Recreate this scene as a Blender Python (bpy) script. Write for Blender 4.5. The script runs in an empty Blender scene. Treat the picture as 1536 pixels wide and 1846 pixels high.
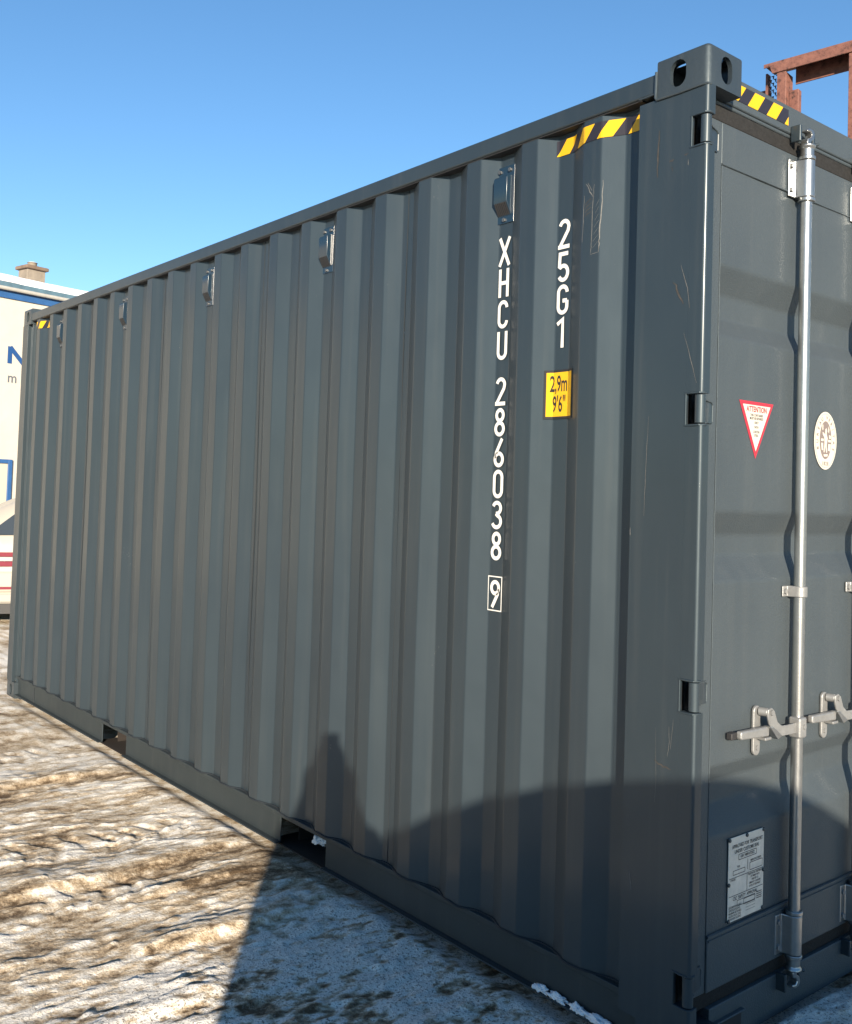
import bpy, bmesh, math, random
import numpy as np
from mathutils import Vector, Matrix
random.seed(7)
R = math.radians
scene = bpy.context.scene
COL = scene.collection

# ------------------------------------------------------------------ camera
CAM = Vector((1.6034, -2.3079, 1.5872))
yaw, pitch, roll = 2.4523, 0.0367, 0.0318
fw = Vector((math.cos(pitch)*math.cos(yaw), math.cos(pitch)*math.sin(yaw), math.sin(pitch)))
r0 = Vector((math.sin(yaw), -math.cos(yaw), 0)); u0 = r0.cross(fw)
rt = math.cos(roll)*r0 + math.sin(roll)*u0
up = -math.sin(roll)*r0 + math.cos(roll)*u0
cd = bpy.data.cameras.new('camera'); cam = bpy.data.objects.new('camera', cd); COL.objects.link(cam)
cam.matrix_world = Matrix(((rt.x, up.x, -fw.x, CAM.x), (rt.y, up.y, -fw.y, CAM.y), (rt.z, up.z, -fw.z, CAM.z), (0, 0, 0, 1)))
cd.sensor_fit = 'HORIZONTAL'; cd.sensor_width = 36; cd.lens = 36*1759.27/1536
cd.shift_y = -93.15/1536
cd.clip_start = 0.02; cd.clip_end = 2000
scene.camera = cam

# ------------------------------------------------------------------ world, sun, exposure
SUN_DIR = Vector((-0.800, 0.549, -0.244)).normalized()       # direction the light travels
w = bpy.data.worlds.new('World'); scene.world = w; w.use_nodes = True
nt = w.node_tree
sky = nt.nodes.new('ShaderNodeTexSky'); sky.sky_type = 'NISHITA'; sky.sun_disc = False
sky.sun_elevation = math.asin(-SUN_DIR.z)
sky.sun_rotation = math.atan2(-SUN_DIR.x, -SUN_DIR.y)
sky.altitude = 400; sky.air_density = 1.0; sky.dust_density = 0.0; sky.ozone_density = 2.6
bg = nt.nodes['Background']; bg.inputs[1].default_value = 0.086
hs = nt.nodes.new('ShaderNodeHueSaturation'); hs.inputs['Saturation'].default_value = 1.14
nt.links.new(sky.outputs[0], hs.inputs['Color']); nt.links.new(hs.outputs[0], bg.inputs[0])
sl = bpy.data.lights.new('sun', 'SUN'); sl.energy = 5.0; sl.angle = R(0.53); sl.color = (1.0, 0.86, 0.68)
so = bpy.data.objects.new('sun', sl); COL.objects.link(so)
so.rotation_euler = SUN_DIR.to_track_quat('-Z', 'Y').to_euler(); so.location = (8, -6, 6)
scene.view_settings.view_transform = 'Standard'; scene.view_settings.look = 'None'
scene.cycles.caustics_reflective = False
scene.view_settings.gamma = 1.0; scene.view_settings.use_curve_mapping = False
scene.view_settings.exposure = 1.25

# ------------------------------------------------------------------ material helpers
MATS = {}
def mat(name, base=(0.5, 0.5, 0.5), rough=0.5, metal=0.0, spec=0.5, var=0.0, vscale=8.0, bump=0.0, bscale=60.0, emit=None):
    m = bpy.data.materials.new(name); m.use_nodes = True; MATS[name] = m
    n = m.node_tree.nodes; l = m.node_tree.links; b = n['Principled BSDF']
    b.inputs['Base Color'].default_value = (*base, 1); b.inputs['Roughness'].default_value = rough
    b.inputs['Metallic'].default_value = metal; b.inputs['Specular IOR Level'].default_value = spec
    tc = n.new('ShaderNodeTexCoord')
    if var > 0:
        no = n.new('ShaderNodeTexNoise'); no.inputs['Scale'].default_value = vscale; no.inputs['Detail'].default_value = 6
        no.inputs['Roughness'].default_value = 0.65
        l.new(tc.outputs['Object'], no.inputs['Vector'])
        rp = n.new('ShaderNodeValToRGB'); e = rp.color_ramp.elements
        e[0].position = 0.3; e[1].position = 0.7
        e[0].color = (*[max(0, c*(1-var)) for c in base], 1); e[1].color = (*[min(1, c*(1+var)) for c in base], 1)
        l.new(no.outputs['Fac'], rp.inputs['Fac']); l.new(rp.outputs['Color'], b.inputs['Base Color'])
    if bump > 0:
        n2 = n.new('ShaderNodeTexNoise'); n2.inputs['Scale'].default_value = bscale; n2.inputs['Detail'].default_value = 3
        l.new(tc.outputs['Object'], n2.inputs['Vector'])
        bp = n.new('ShaderNodeBump'); bp.inputs['Strength'].default_value = bump; bp.inputs['Distance'].default_value = 0.002
        l.new(n2.outputs['Fac'], bp.inputs['Height']); l.new(bp.outputs['Normal'], b.inputs['Normal'])
    return m

def node(m, t): return m.node_tree.nodes.new(t)

def paint_material(name, base, rough, bump, grain, spec=0.78, ior=1.5, coat=0.45):
    """factory container paint: broad tone drift, dust film, orange peel and fine chips"""
    m = mat(name, base, rough, spec=spec)
    n = m.node_tree.nodes; l = m.node_tree.links; b = n['Principled BSDF']
    b.inputs['IOR'].default_value = ior; b.inputs['Specular Tint'].default_value = (0.73, 0.90, 1.0, 1); b.inputs['Coat Weight'].default_value = coat; b.inputs['Coat Roughness'].default_value = 0.2
    tc = n.new('ShaderNodeTexCoord')
    a = n.new('ShaderNodeTexNoise'); a.inputs['Scale'].default_value = 1.7; a.inputs['Detail'].default_value = 5; a.inputs['Roughness'].default_value = 0.6
    mp = n.new('ShaderNodeMapping'); mp.inputs['Scale'].default_value = (1.5, 1.5, 0.5)
    l.new(tc.outputs['Object'], mp.inputs['Vector']); l.new(mp.outputs['Vector'], a.inputs['Vector'])
    rp = n.new('ShaderNodeValToRGB'); e = rp.color_ramp.elements
    e[0].position = 0.32; e[1].position = 0.72
    e[0].color = (*[c*0.84 for c in base], 1); e[1].color = (base[0]*1.25+.001, base[1]*1.2+.001, base[2]*1.15, 1)
    l.new(a.outputs['Fac'], rp.inputs['Fac'])
    # tiny light chips and dust specks
    s = n.new('ShaderNodeTexNoise'); s.inputs['Scale'].default_value = 95; s.inputs['Detail'].default_value = 2
    l.new(tc.outputs['Object'], s.inputs['Vector'])
    s2 = n.new('ShaderNodeTexNoise'); s2.inputs['Scale'].default_value = 3.1; s2.inputs['Detail'].default_value = 3
    l.new(tc.outputs['Object'], s2.inputs['Vector'])
    mu = n.new('ShaderNodeMath'); mu.operation = 'MULTIPLY'; l.new(s.outputs['Fac'], mu.inputs[0]); l.new(s2.outputs['Fac'], mu.inputs[1])
    r2 = n.new('ShaderNodeValToRGB'); r2.color_ramp.elements[0].position = 0.47; r2.color_ramp.elements[1].position = 0.53
    l.new(mu.outputs[0], r2.inputs['Fac'])
    mx = n.new('ShaderNodeMix'); mx.data_type = 'RGBA'
    l.new(r2.outputs['Color'], mx.inputs['Factor']); l.new(rp.outputs['Color'], mx.inputs['A']); mx.inputs['B'].default_value = (0.05, 0.05, 0.05, 1)
    l.new(mx.outputs['Result'], b.inputs['Base Color'])
    # roughness drift
    mr = n.new('ShaderNodeMapRange'); mr.inputs['To Min'].default_value = rough-0.06; mr.inputs['To Max'].default_value = rough+0.1
    l.new(s2.outputs['Fac'], mr.inputs['Value']); l.new(mr.outputs['Result'], b.inputs['Roughness'])
    g = n.new('ShaderNodeTexNoise'); g.inputs['Scale'].default_value = grain; g.inputs['Detail'].default_value = 2
    l.new(tc.outputs['Object'], g.inputs['Vector'])
    bp = n.new('ShaderNodeBump'); bp.inputs['Strength'].default_value = bump; bp.inputs['Distance'].default_value = 0.0015
    wv = n.new('ShaderNodeTexNoise'); wv.inputs['Scale'].default_value = 5; wv.inputs['Detail'].default_value = 2; l.new(tc.outputs['Object'], wv.inputs['Vector'])
    b2 = n.new('ShaderNodeBump'); b2.inputs['Strength'].default_value = 0.5; b2.inputs['Distance'].default_value = 0.009
    l.new(wv.outputs['Fac'], b2.inputs['Height']); l.new(b2.outputs['Normal'], bp.inputs['Normal'])
    l.new(g.outputs['Fac'], bp.inputs['Height']); l.new(bp.outputs['Normal'], b.inputs['Normal'])
    # faint dried runs of dust
    m2 = n.new('ShaderNodeMapping'); m2.inputs['Scale'].default_value = (26, 26, 0.9); l.new(tc.outputs['Object'], m2.inputs['Vector'])
    st = n.new('ShaderNodeTexNoise'); st.inputs['Scale'].default_value = 1.0; st.inputs['Detail'].default_value = 5; l.new(m2.outputs['Vector'], st.inputs['Vector'])
    sr = n.new('ShaderNodeMapRange'); sr.inputs['From Min'].default_value = 0.52; sr.inputs['From Max'].default_value = 0.8; sr.inputs['To Max'].default_value = 0.22
    l.new(st.outputs['Fac'], sr.inputs['Value'])
    mm = n.new('ShaderNodeMix'); mm.data_type = 'RGBA'; mm.inputs['B'].default_value = (0.05, 0.052, 0.05, 1)
    l.new(sr.outputs['Result'], mm.inputs['Factor']); l.new(mx.outputs['Result'], mm.inputs['A']); l.new(mm.outputs['Result'], b.inputs['Base Color'])
    return m

M_PAINT = paint_material('container_paint', (0.0080, 0.0142, 0.0205), 0.59, 0.08, 140)
M_BEAD = mat('weld_paint', (0.016, 0.021, 0.026), 0.7, spec=0.3, bump=0.5, bscale=200)
M_RAIL = paint_material('dusty_rail_paint', (0.0095, 0.0130, 0.0145), 0.64, 0.2, 90, coat=.1)
M_DOOR = paint_material('door_paint', (0.0195, 0.0245, 0.0295), 0.68, 1.0, 210, 1.0, 1.6, .08)
M_INNER = mat('raw_underside', (0.014, 0.010, 0.008), 0.8, var=0.3, vscale=20)
M_GASKET = mat('gasket_rubber', (0.016, 0.016, 0.016), 0.8, spec=0.25, var=0.35, vscale=120, bump=0.6, bscale=220)
M_ZINC = mat('galvanised_steel', (0.36, 0.37, 0.37), 0.32, metal=0.92, var=0.10, vscale=25, bump=0.12, bscale=150)
M_ZINC2 = mat('cast_zinc', (0.26, 0.265, 0.265), 0.45, metal=0.5, var=0.12, vscale=40, bump=0.3, bscale=180)
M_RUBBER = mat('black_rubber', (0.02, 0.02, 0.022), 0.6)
M_WHITE = mat('white_print', (0.62, 0.61, 0.58), 0.5, var=0.04, vscale=30)
M_BLACK = mat('black_print', (0.015, 0.013, 0.014), 0.5)
M_YELLOW = mat('yellow_print', (0.60, 0.335, 0.004), 0.4, var=0.04, vscale=30)
M_RED = mat('red_print', (0.36, 0.018, 0.035), 0.45)
M_REDTXT = mat('red_lettering', (0.26, 0.02, 0.03), 0.5)
M_GREYTXT = mat('dark_lettering', (0.07, 0.065, 0.06), 0.6)
M_PLATE = mat('data_plate_metal', (0.68, 0.64, 0.56), 0.45, metal=0.15, var=0.1, vscale=30)
M_CREAM = mat('cream_sticker', (0.46, 0.44, 0.39), 0.45)
M_EMBLEM = mat('emblem_grey', (0.16, 0.13, 0.12), 0.5)
M_SCRATCH = mat('bare_scratch', (0.12, 0.12, 0.115), 0.6, var=0.35, vscale=90)
M_RUSTMARK = mat('rust_scrape', (0.040, 0.037, 0.034), 0.75, var=0.4, vscale=60)
M_SNOW = mat('clean_snow', (0.72, 0.72, 0.73), 0.75, bump=0.8, bscale=90)
M_SCREW = mat('dull_screw', (0.12, 0.125, 0.13), 0.4, metal=0.6)
M_VENT = mat('vent_plastic', (0.012, 0.027, 0.046), 0.2, spec=0.5)  # blue of the reflected sky is put into the base colour

def stripe_material():
    m = mat('hazard_tape', (0.60, 0.335, 0.004), 0.38)
    n = m.node_tree.nodes; l = m.node_tree.links; b = n['Principled BSDF']
    uv = n.new('ShaderNodeUVMap'); sp = n.new('ShaderNodeSeparateXYZ'); l.new(uv.outputs[0], sp.inputs[0])
    sl_ = n.new('ShaderNodeMath'); sl_.operation = 'MULTIPLY'; sl_.inputs[1].default_value = 0.78; l.new(sp.outputs['Y'], sl_.inputs[0])
    sb = n.new('ShaderNodeMath'); sb.operation = 'SUBTRACT'; l.new(sp.outputs['X'], sb.inputs[0]); l.new(sl_.outputs[0], sb.inputs[1])
    dv = n.new('ShaderNodeMath'); dv.operation = 'DIVIDE'; dv.inputs[1].default_value = 0.104; l.new(sb.outputs[0], dv.inputs[0])
    fr = n.new('ShaderNodeMath'); fr.operation = 'FRACT'; l.new(dv.outputs[0], fr.inputs[0])
    gt = n.new('ShaderNodeMath'); gt.operation = 'GREATER_THAN'; gt.inputs[1].default_value = 0.52; l.new(fr.outputs[0], gt.inputs[0])
    mx = n.new('ShaderNodeMix'); mx.data_type = 'RGBA'
    mx.inputs['A'].default_value = (0.60, 0.335, 0.004, 1); mx.inputs['B'].default_value = (0.018, 0.015, 0.02, 1)
    l.new(gt.outputs[0], mx.inputs['Factor']); l.new(mx.outputs['Result'], b.inputs['Base Color'])
    return m
M_TAPE = stripe_material()

# ------------------------------------------------------------------ mesh helpers
class MB:
    def __init__(s): s.v = []; s.f = []
    def add(s, vs, fs):
        o = len(s.v); s.v += [tuple(p) for p in vs]; s.f += [tuple(i+o for i in f) for f in fs]; return s
    def box(s, x0, x1, y0, y1, z0, z1):
        return s.add([(x0,y0,z0),(x1,y0,z0),(x1,y1,z0),(x0,y1,z0),(x0,y0,z1),(x1,y0,z1),(x1,y1,z1),(x0,y1,z1)],
                     [(0,3,2,1),(4,5,6,7),(0,1,5,4),(1,2,6,5),(2,3,7,6),(3,0,4,7)])
    def prism(s, pts, a0, a1, axis='z'):
        """closed 2D polygon extruded along an axis. axis z: pts=(x,y); x: pts=(y,z); y: pts=(x,z)"""
        def mk(p, a):
            return (p[0], p[1], a) if axis == 'z' else ((a, p[0], p[1]) if axis == 'x' else (p[0], a, p[1]))
        n = len(pts)
        return s.add([mk(p, a0) for p in pts]+[mk(p, a1) for p in pts],
                     [tuple(range(n))[::-1], tuple(range(n, 2*n))]+[(i, (i+1) % n, n+(i+1) % n, n+i) for i in range(n)])
    def tube(s, pts, rad, n=12, cap=True):
        P = [Vector(p) for p in pts]; rr = rad if isinstance(rad, (list, tuple)) else [rad]*len(P)
        rings = []; prev = None
        for i, p in enumerate(P):
            t = (P[min(i+1, len(P)-1)]-P[max(i-1, 0)]).normalized()
            a = prev if prev is not None else (Vector((0, 0, 1)) if abs(t.z) < .9 else Vector((1, 0, 0)))
            b = t.cross(a).normalized(); a = b.cross(t).normalized(); prev = a
            rings.append([p+rr[i]*(math.cos(2*math.pi*k/n)*a+math.sin(2*math.pi*k/n)*b) for k in range(n)])
        vs = [q for r_ in rings for q in r_]; fs = []
        for i in range(len(P)-1):
            for k in range(n): fs.append((i*n+k, i*n+(k+1) % n, (i+1)*n+(k+1) % n, (i+1)*n+k))
        if cap: fs += [tuple(range(n))[::-1], tuple(range((len(P)-1)*n, len(P)*n))]
        return s.add(vs, fs)
    def build(s, name, m, parent=None, bevel=0.0, smooth=35, seg=2, wn=False):
        me = bpy.data.meshes.new(name); me.from_pydata(s.v, [], s.f)
        bm = bmesh.new(); bm.from_mesh(me); bmesh.ops.recalc_face_normals(bm, faces=bm.faces); bm.to_mesh(me); bm.free()
        o = bpy.data.objects.new(name, me); COL.objects.link(o)
        if m: me.materials.append(m)
        if parent: o.parent = parent
        if bevel > 0:
            b = o.modifiers.new('bevel', 'BEVEL'); b.width = bevel; b.segments = seg; b.limit_method = 'ANGLE'; b.angle_limit = R(40); b.harden_normals = False
        if smooth:
            me.polygons.foreach_set('use_smooth', [True]*len(me.polygons)); me.set_sharp_from_angle(angle=R(smooth))
            if bevel > 0 or wn:
                wm = o.modifiers.new('weighted', 'WEIGHTED_NORMAL'); wm.weight = 100; wm.keep_sharp = True; wm.mode = 'FACE_AREA'
        return o

def tag(o, label=None, cat=None, group=None, kind=None):
    if label: o['label'] = label
    if cat: o['category'] = cat
    if group: o['group'] = group
    if kind: o['kind'] = kind
    return o
def empty(name, loc=(0, 0, 0), rz=0.0):
    o = bpy.data.objects.new(name, None); COL.objects.link(o); o.location = loc; o.rotation_euler = (0, 0, rz); o.empty_display_size = .2
    return o
def copy_obj(o, name, parent, loc=None, rz=None):
    c = o.copy(); c.name = name; COL.objects.link(c); c.parent = parent
    if loc is not None: c.location = loc
    if rz is not None: c.rotation_euler = (0, 0, rz)
    return c
def text_mesh(txt, size, sx=1.0, align='CENTER', spacing=1.0, bold=0.0):
    """flat lettering as plain vertices/faces in XY"""
    cu = bpy.data.curves.new('t', 'FONT'); cu.body = txt; cu.size = size; cu.align_x = align; cu.align_y = 'CENTER'
    cu.space_character = spacing; cu.resolution_u = 3; cu.offset = bold*size
    o = bpy.data.objects.new('t', cu); COL.objects.link(o)
    dg = bpy.context.evaluated_depsgraph_get(); me = bpy.data.meshes.new_from_object(o.evaluated_get(dg))
    vs = [(v.co.x*sx, v.co.y) for v in me.vertices]; fs = [tuple(p.vertices) for p in me.polygons]
    bpy.data.objects.remove(o); bpy.data.curves.remove(cu); bpy.data.meshes.remove(me)
    return vs, fs

# stroke alphabet for the stencilled markings (unit height 1, width about .52)
def arc(cx, cy, rx, ry, a0, a1, n=14):
    return [(cx+rx*math.cos(R(a0+(a1-a0)*i/n)), cy+ry*math.sin(R(a0+(a1-a0)*i/n))) for i in range(n+1)]
GL = {
 'X': [[(0.02,0),(0.50,1)], [(0.50,0),(0.02,1)]],
 'H': [[(0.07,0),(0.07,1)], [(0.45,0),(0.45,1)], [(0.07,.5),(0.45,.5)]],
 'C': [arc(.26,.73,.19,.20,0,180)+[(.07,.5)]+arc(.26,.27,.19,.20,180,360)],
 'U': [[(0.07,1)]+arc(.26,.27,.19,.20,180,360)+[(0.45,1)]],
 'G': [arc(.26,.73,.19,.20,0,180)+[(.07,.5)]+arc(.26,.27,.19,.20,180,360)+[(.45,.46)], [(.45,.46),(.26,.46)]],
 '0': ['c']+[arc(.26,.73,.19,.20,0,180)+arc(.26,.27,.19,.20,180,360)],
 '1': [[(.05,.78),(.29,.93),(.29,0)]],
 '2': [arc(.26,.73,.19,.20,165,0,10)+[(.42,.60),(.06,.07)], [(.0,.075),(.50,.075)]],
 '3': [arc(.24,.735,.19,.19,160,-75,12)+[(.2,.545)], [(.2,.545)]+arc(.24,.275,.21,.205,75,-160,14)],
 '5': [[(.45,.93),(.10,.93),(.08,.53)]+arc(.25,.30,.20,.235,125,-150,14)],
 '6': [[(.40,1.0),(.12,.50)]+arc(.26,.28,.19,.21,150,-210,20)],
 '9': [[(.12,0),(.40,.50)]+arc(.26,.72,.19,.21,-30,-390,20)],
 '8': ['c', arc(.26,.745,.165,.185,-90,270,20)[:-1], arc(.26,.275,.195,.205,90,450,20)[:-1]],
 'N': [[(.06,0),(.06,1)], [(.06,.97),(.62,.03)], [(.62,0),(.62,1)]],
}
def strokes(mb, path, wd, closed, place, depth):
    P = [Vector(p) for p in path]
    Q = [P[0]]
    for p in P[1:]:
        if (p-Q[-1]).length > 1e-4: Q.append(p)
    P = Q; n = len(P); L_, R_ = [], []
    for i in range(n):
        a = P[(i-1) % n] if (closed or i > 0) else None; c = P[(i+1) % n] if (closed or i < n-1) else None
        d1 = (P[i]-a).normalized() if a is not None else None; d2 = (c-P[i]).normalized() if c is not None else None
        if d1 is None: d1 = d2
        if d2 is None: d2 = d1
        n1 = Vector((-d1.y, d1.x)); n2 = Vector((-d2.y, d2.x)); m_ = (n1+n2)
        m_ = m_.normalized() if m_.length > 1e-3 else n1
        k = min(1.6, 1/max(.4, m_.dot(n1)))
        L_.append(P[i]+m_*wd/2*k); R_.append(P[i]-m_*wd/2*k)
    vs = [place(p.x, p.y, depth) for p in L_]+[place(p.x, p.y, depth) for p in R_]
    fs = [(i, (i+1) % n, n+(i+1) % n, n+i) for i in range(n if closed else n-1)]
    mb.add(vs, fs)
def glyph(mb, ch, x, z, h, wd, place, sx=1.0):
    g = GL[ch]; closed = False
    if g[0] == 'c': closed = True; g = g[1:]
    for k, path in enumerate(g):
        strokes(mb, [(x+p[0]*h*sx, z+p[1]*h) for p in path], wd, closed, place, k*0.0003)

# ------------------------------------------------------------------ ground
def ground_material():
    m = bpy.data.materials.new('packed_dirty_snow'); m.use_nodes = True
    n = m.node_tree.nodes; l = m.node_tree.links; b = n['Principled BSDF']
    b.inputs['Roughness'].default_value = 0.62; b.inputs['Specular IOR Level'].default_value = 0.35
    tc = n.new('ShaderNodeTexCoord')
    at = n.new('ShaderNodeAttribute'); at.attribute_name = 'dirt'
    a2 = n.new('ShaderNodeAttribute'); a2.attribute_name = 'wet'
    def noise(sc, det, rough=0.6, vec=None):
        t = n.new('ShaderNodeTexNoise'); t.inputs['Scale'].default_value = sc; t.inputs['Detail'].default_value = det; t.inputs['Roughness'].default_value = rough
        l.new(vec or tc.outputs['Object'], t.inputs['Vector']); return t
    mp = n.new('ShaderNodeMapping'); mp.inputs['Scale'].default_value = (1.0, 0.5, 1.0); l.new(tc.outputs['Object'], mp.inputs['Vector'])
    n1 = noise(30, 7, .72, mp.outputs['Vector']); n2 = noise(75, 5, .72); n3 = noise(105, 3, .75)
    # dirt factor = soil map of the yard + fine mottling
    ad = n.new('ShaderNodeMath'); ad.operation = 'MULTIPLY_ADD'; ad.inputs[1].default_value = 1.15; ad.inputs[2].default_value = -0.575; l.new(n1.outputs['Fac'], ad.inputs[0])
    a3 = n.new('ShaderNodeMath'); a3.operation = 'ADD'; l.new(at.outputs['Fac'], a3.inputs[0]); l.new(ad.outputs[0], a3.inputs[1])
    a4 = n.new('ShaderNodeMath'); a4.operation = 'MULTIPLY_ADD'; a4.inputs[1].default_value = 1.0; a4.inputs[2].default_value = -0.5; l.new(n2.outputs['Fac'], a4.inputs[0])
    a5 = n.new('ShaderNodeMath'); a5.operation = 'ADD'; l.new(a3.outputs[0], a5.inputs[0]); l.new(a4.outputs[0], a5.inputs[1])
    rp = n.new('ShaderNodeValToRGB'); e = rp.color_ramp.elements
    e[0].position = 0.16; e[0].color = (0.82, 0.785, 0.71, 1)
    e[1].position = 1.0; e[1].color = (0.10, 0.065, 0.034, 1)
    for p_, c in ((0.32, (0.70, 0.645, 0.55)), (0.50, (0.56, 0.475, 0.355)), (0.68, (0.40, 0.31, 0.205)), (0.84, (0.24, 0.178, 0.112))):
        x = e.new(p_); x.color = (*c, 1)
    l.new(a5.outputs[0], rp.inputs['Fac'])
    # sprinkled dark grit and icy grains
    rg = n.new('ShaderNodeValToRGB'); rg.color_ramp.elements[0].position = 0.55; rg.color_ramp.elements[1].position = 0.62
    l.new(n3.outputs['Fac'], rg.inputs['Fac'])
    gm = n.new('ShaderNodeMath'); gm.operation = 'MULTIPLY'; l.new(rg.outputs['Color'], gm.inputs[0]); l.new(a2.outputs['Fac'], gm.inputs[1])
    mx = n.new('ShaderNodeMix'); mx.data_type = 'RGBA'; mx.inputs['B'].default_value = (0.20, 0.17, 0.135, 1)
    l.new(gm.outputs[0], mx.inputs['Factor']); l.new(rp.outputs['Color'], mx.inputs['A'])
    l.new(mx.outputs['Result'], b.inputs['Base Color'])
    # relief: grains
    bs = n.new('ShaderNodeMath'); bs.operation = 'ADD'; l.new(n2.outputs['Fac'], bs.inputs[0]); l.new(n3.outputs['Fac'], bs.inputs[1])
    b2 = n.new('ShaderNodeMath'); b2.operation = 'ADD'; l.new(bs.outputs[0], b2.inputs[0]); l.new(n1.outputs['Fac'], b2.inputs[1])
    bp = n.new('ShaderNodeBump'); bp.inputs['Strength'].default_value = 0.8; bp.inputs['Distance'].default_value = 0.0075
    l.new(b2.outputs[0], bp.inputs['Height']); l.new(bp.outputs['Normal'], b.inputs['Normal'])
    mr = n.new('ShaderNodeMapRange'); mr.inputs['To Min'].default_value = 0.42; mr.inputs['To Max'].default_value = 0.85
    l.new(n1.outputs['Fac'], mr.inputs['Value']); l.new(mr.outputs['Result'], b.inputs['Roughness'])
    return m

_tab = np.random.RandomState(3).rand(256, 256)
def vnoise(x, y, seed=0):
    xi = np.floor(x).astype(int); yi = np.floor(y).astype(int); fx = x-xi; fy = y-yi
    fx = fx*fx*fx*(fx*(fx*6-15)+10); fy = fy*fy*fy*(fy*(fy*6-15)+10)
    g = lambda a, b: _tab[(a+seed*37) % 256, (b+seed*91) % 256]
    return (g(xi, yi)*(1-fx)+g(xi+1, yi)*fx)*(1-fy)+(g(xi, yi+1)*(1-fx)+g(xi+1, yi+1)*fx)*fy
def fbm(x, y, o=4, seed=0, gain=.5):
    s = 0; a = 1; t = 0
    for k in range(o):
        s = s+a*vnoise(x*2**k, y*2**k, seed+k); t += a; a *= gain
    return s/t
def sst(a, b, x):
    t = np.clip((x-a)/(b-a), 0, 1); return t*t*(3-2*t)

def spaced(lo, f0, f1, hi, step, grow=1.16):
    mid = list(np.arange(f0, f1+step*.5, step)); a = []; d = step; x = f0
    while x > lo: d *= grow; x -= d; a.append(x)
    b_ = []; d = step; x = mid[-1]
    while x < hi: d *= grow; x += d; b_.append(x)
    return np.array(a[::-1]+mid+b_)

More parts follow.
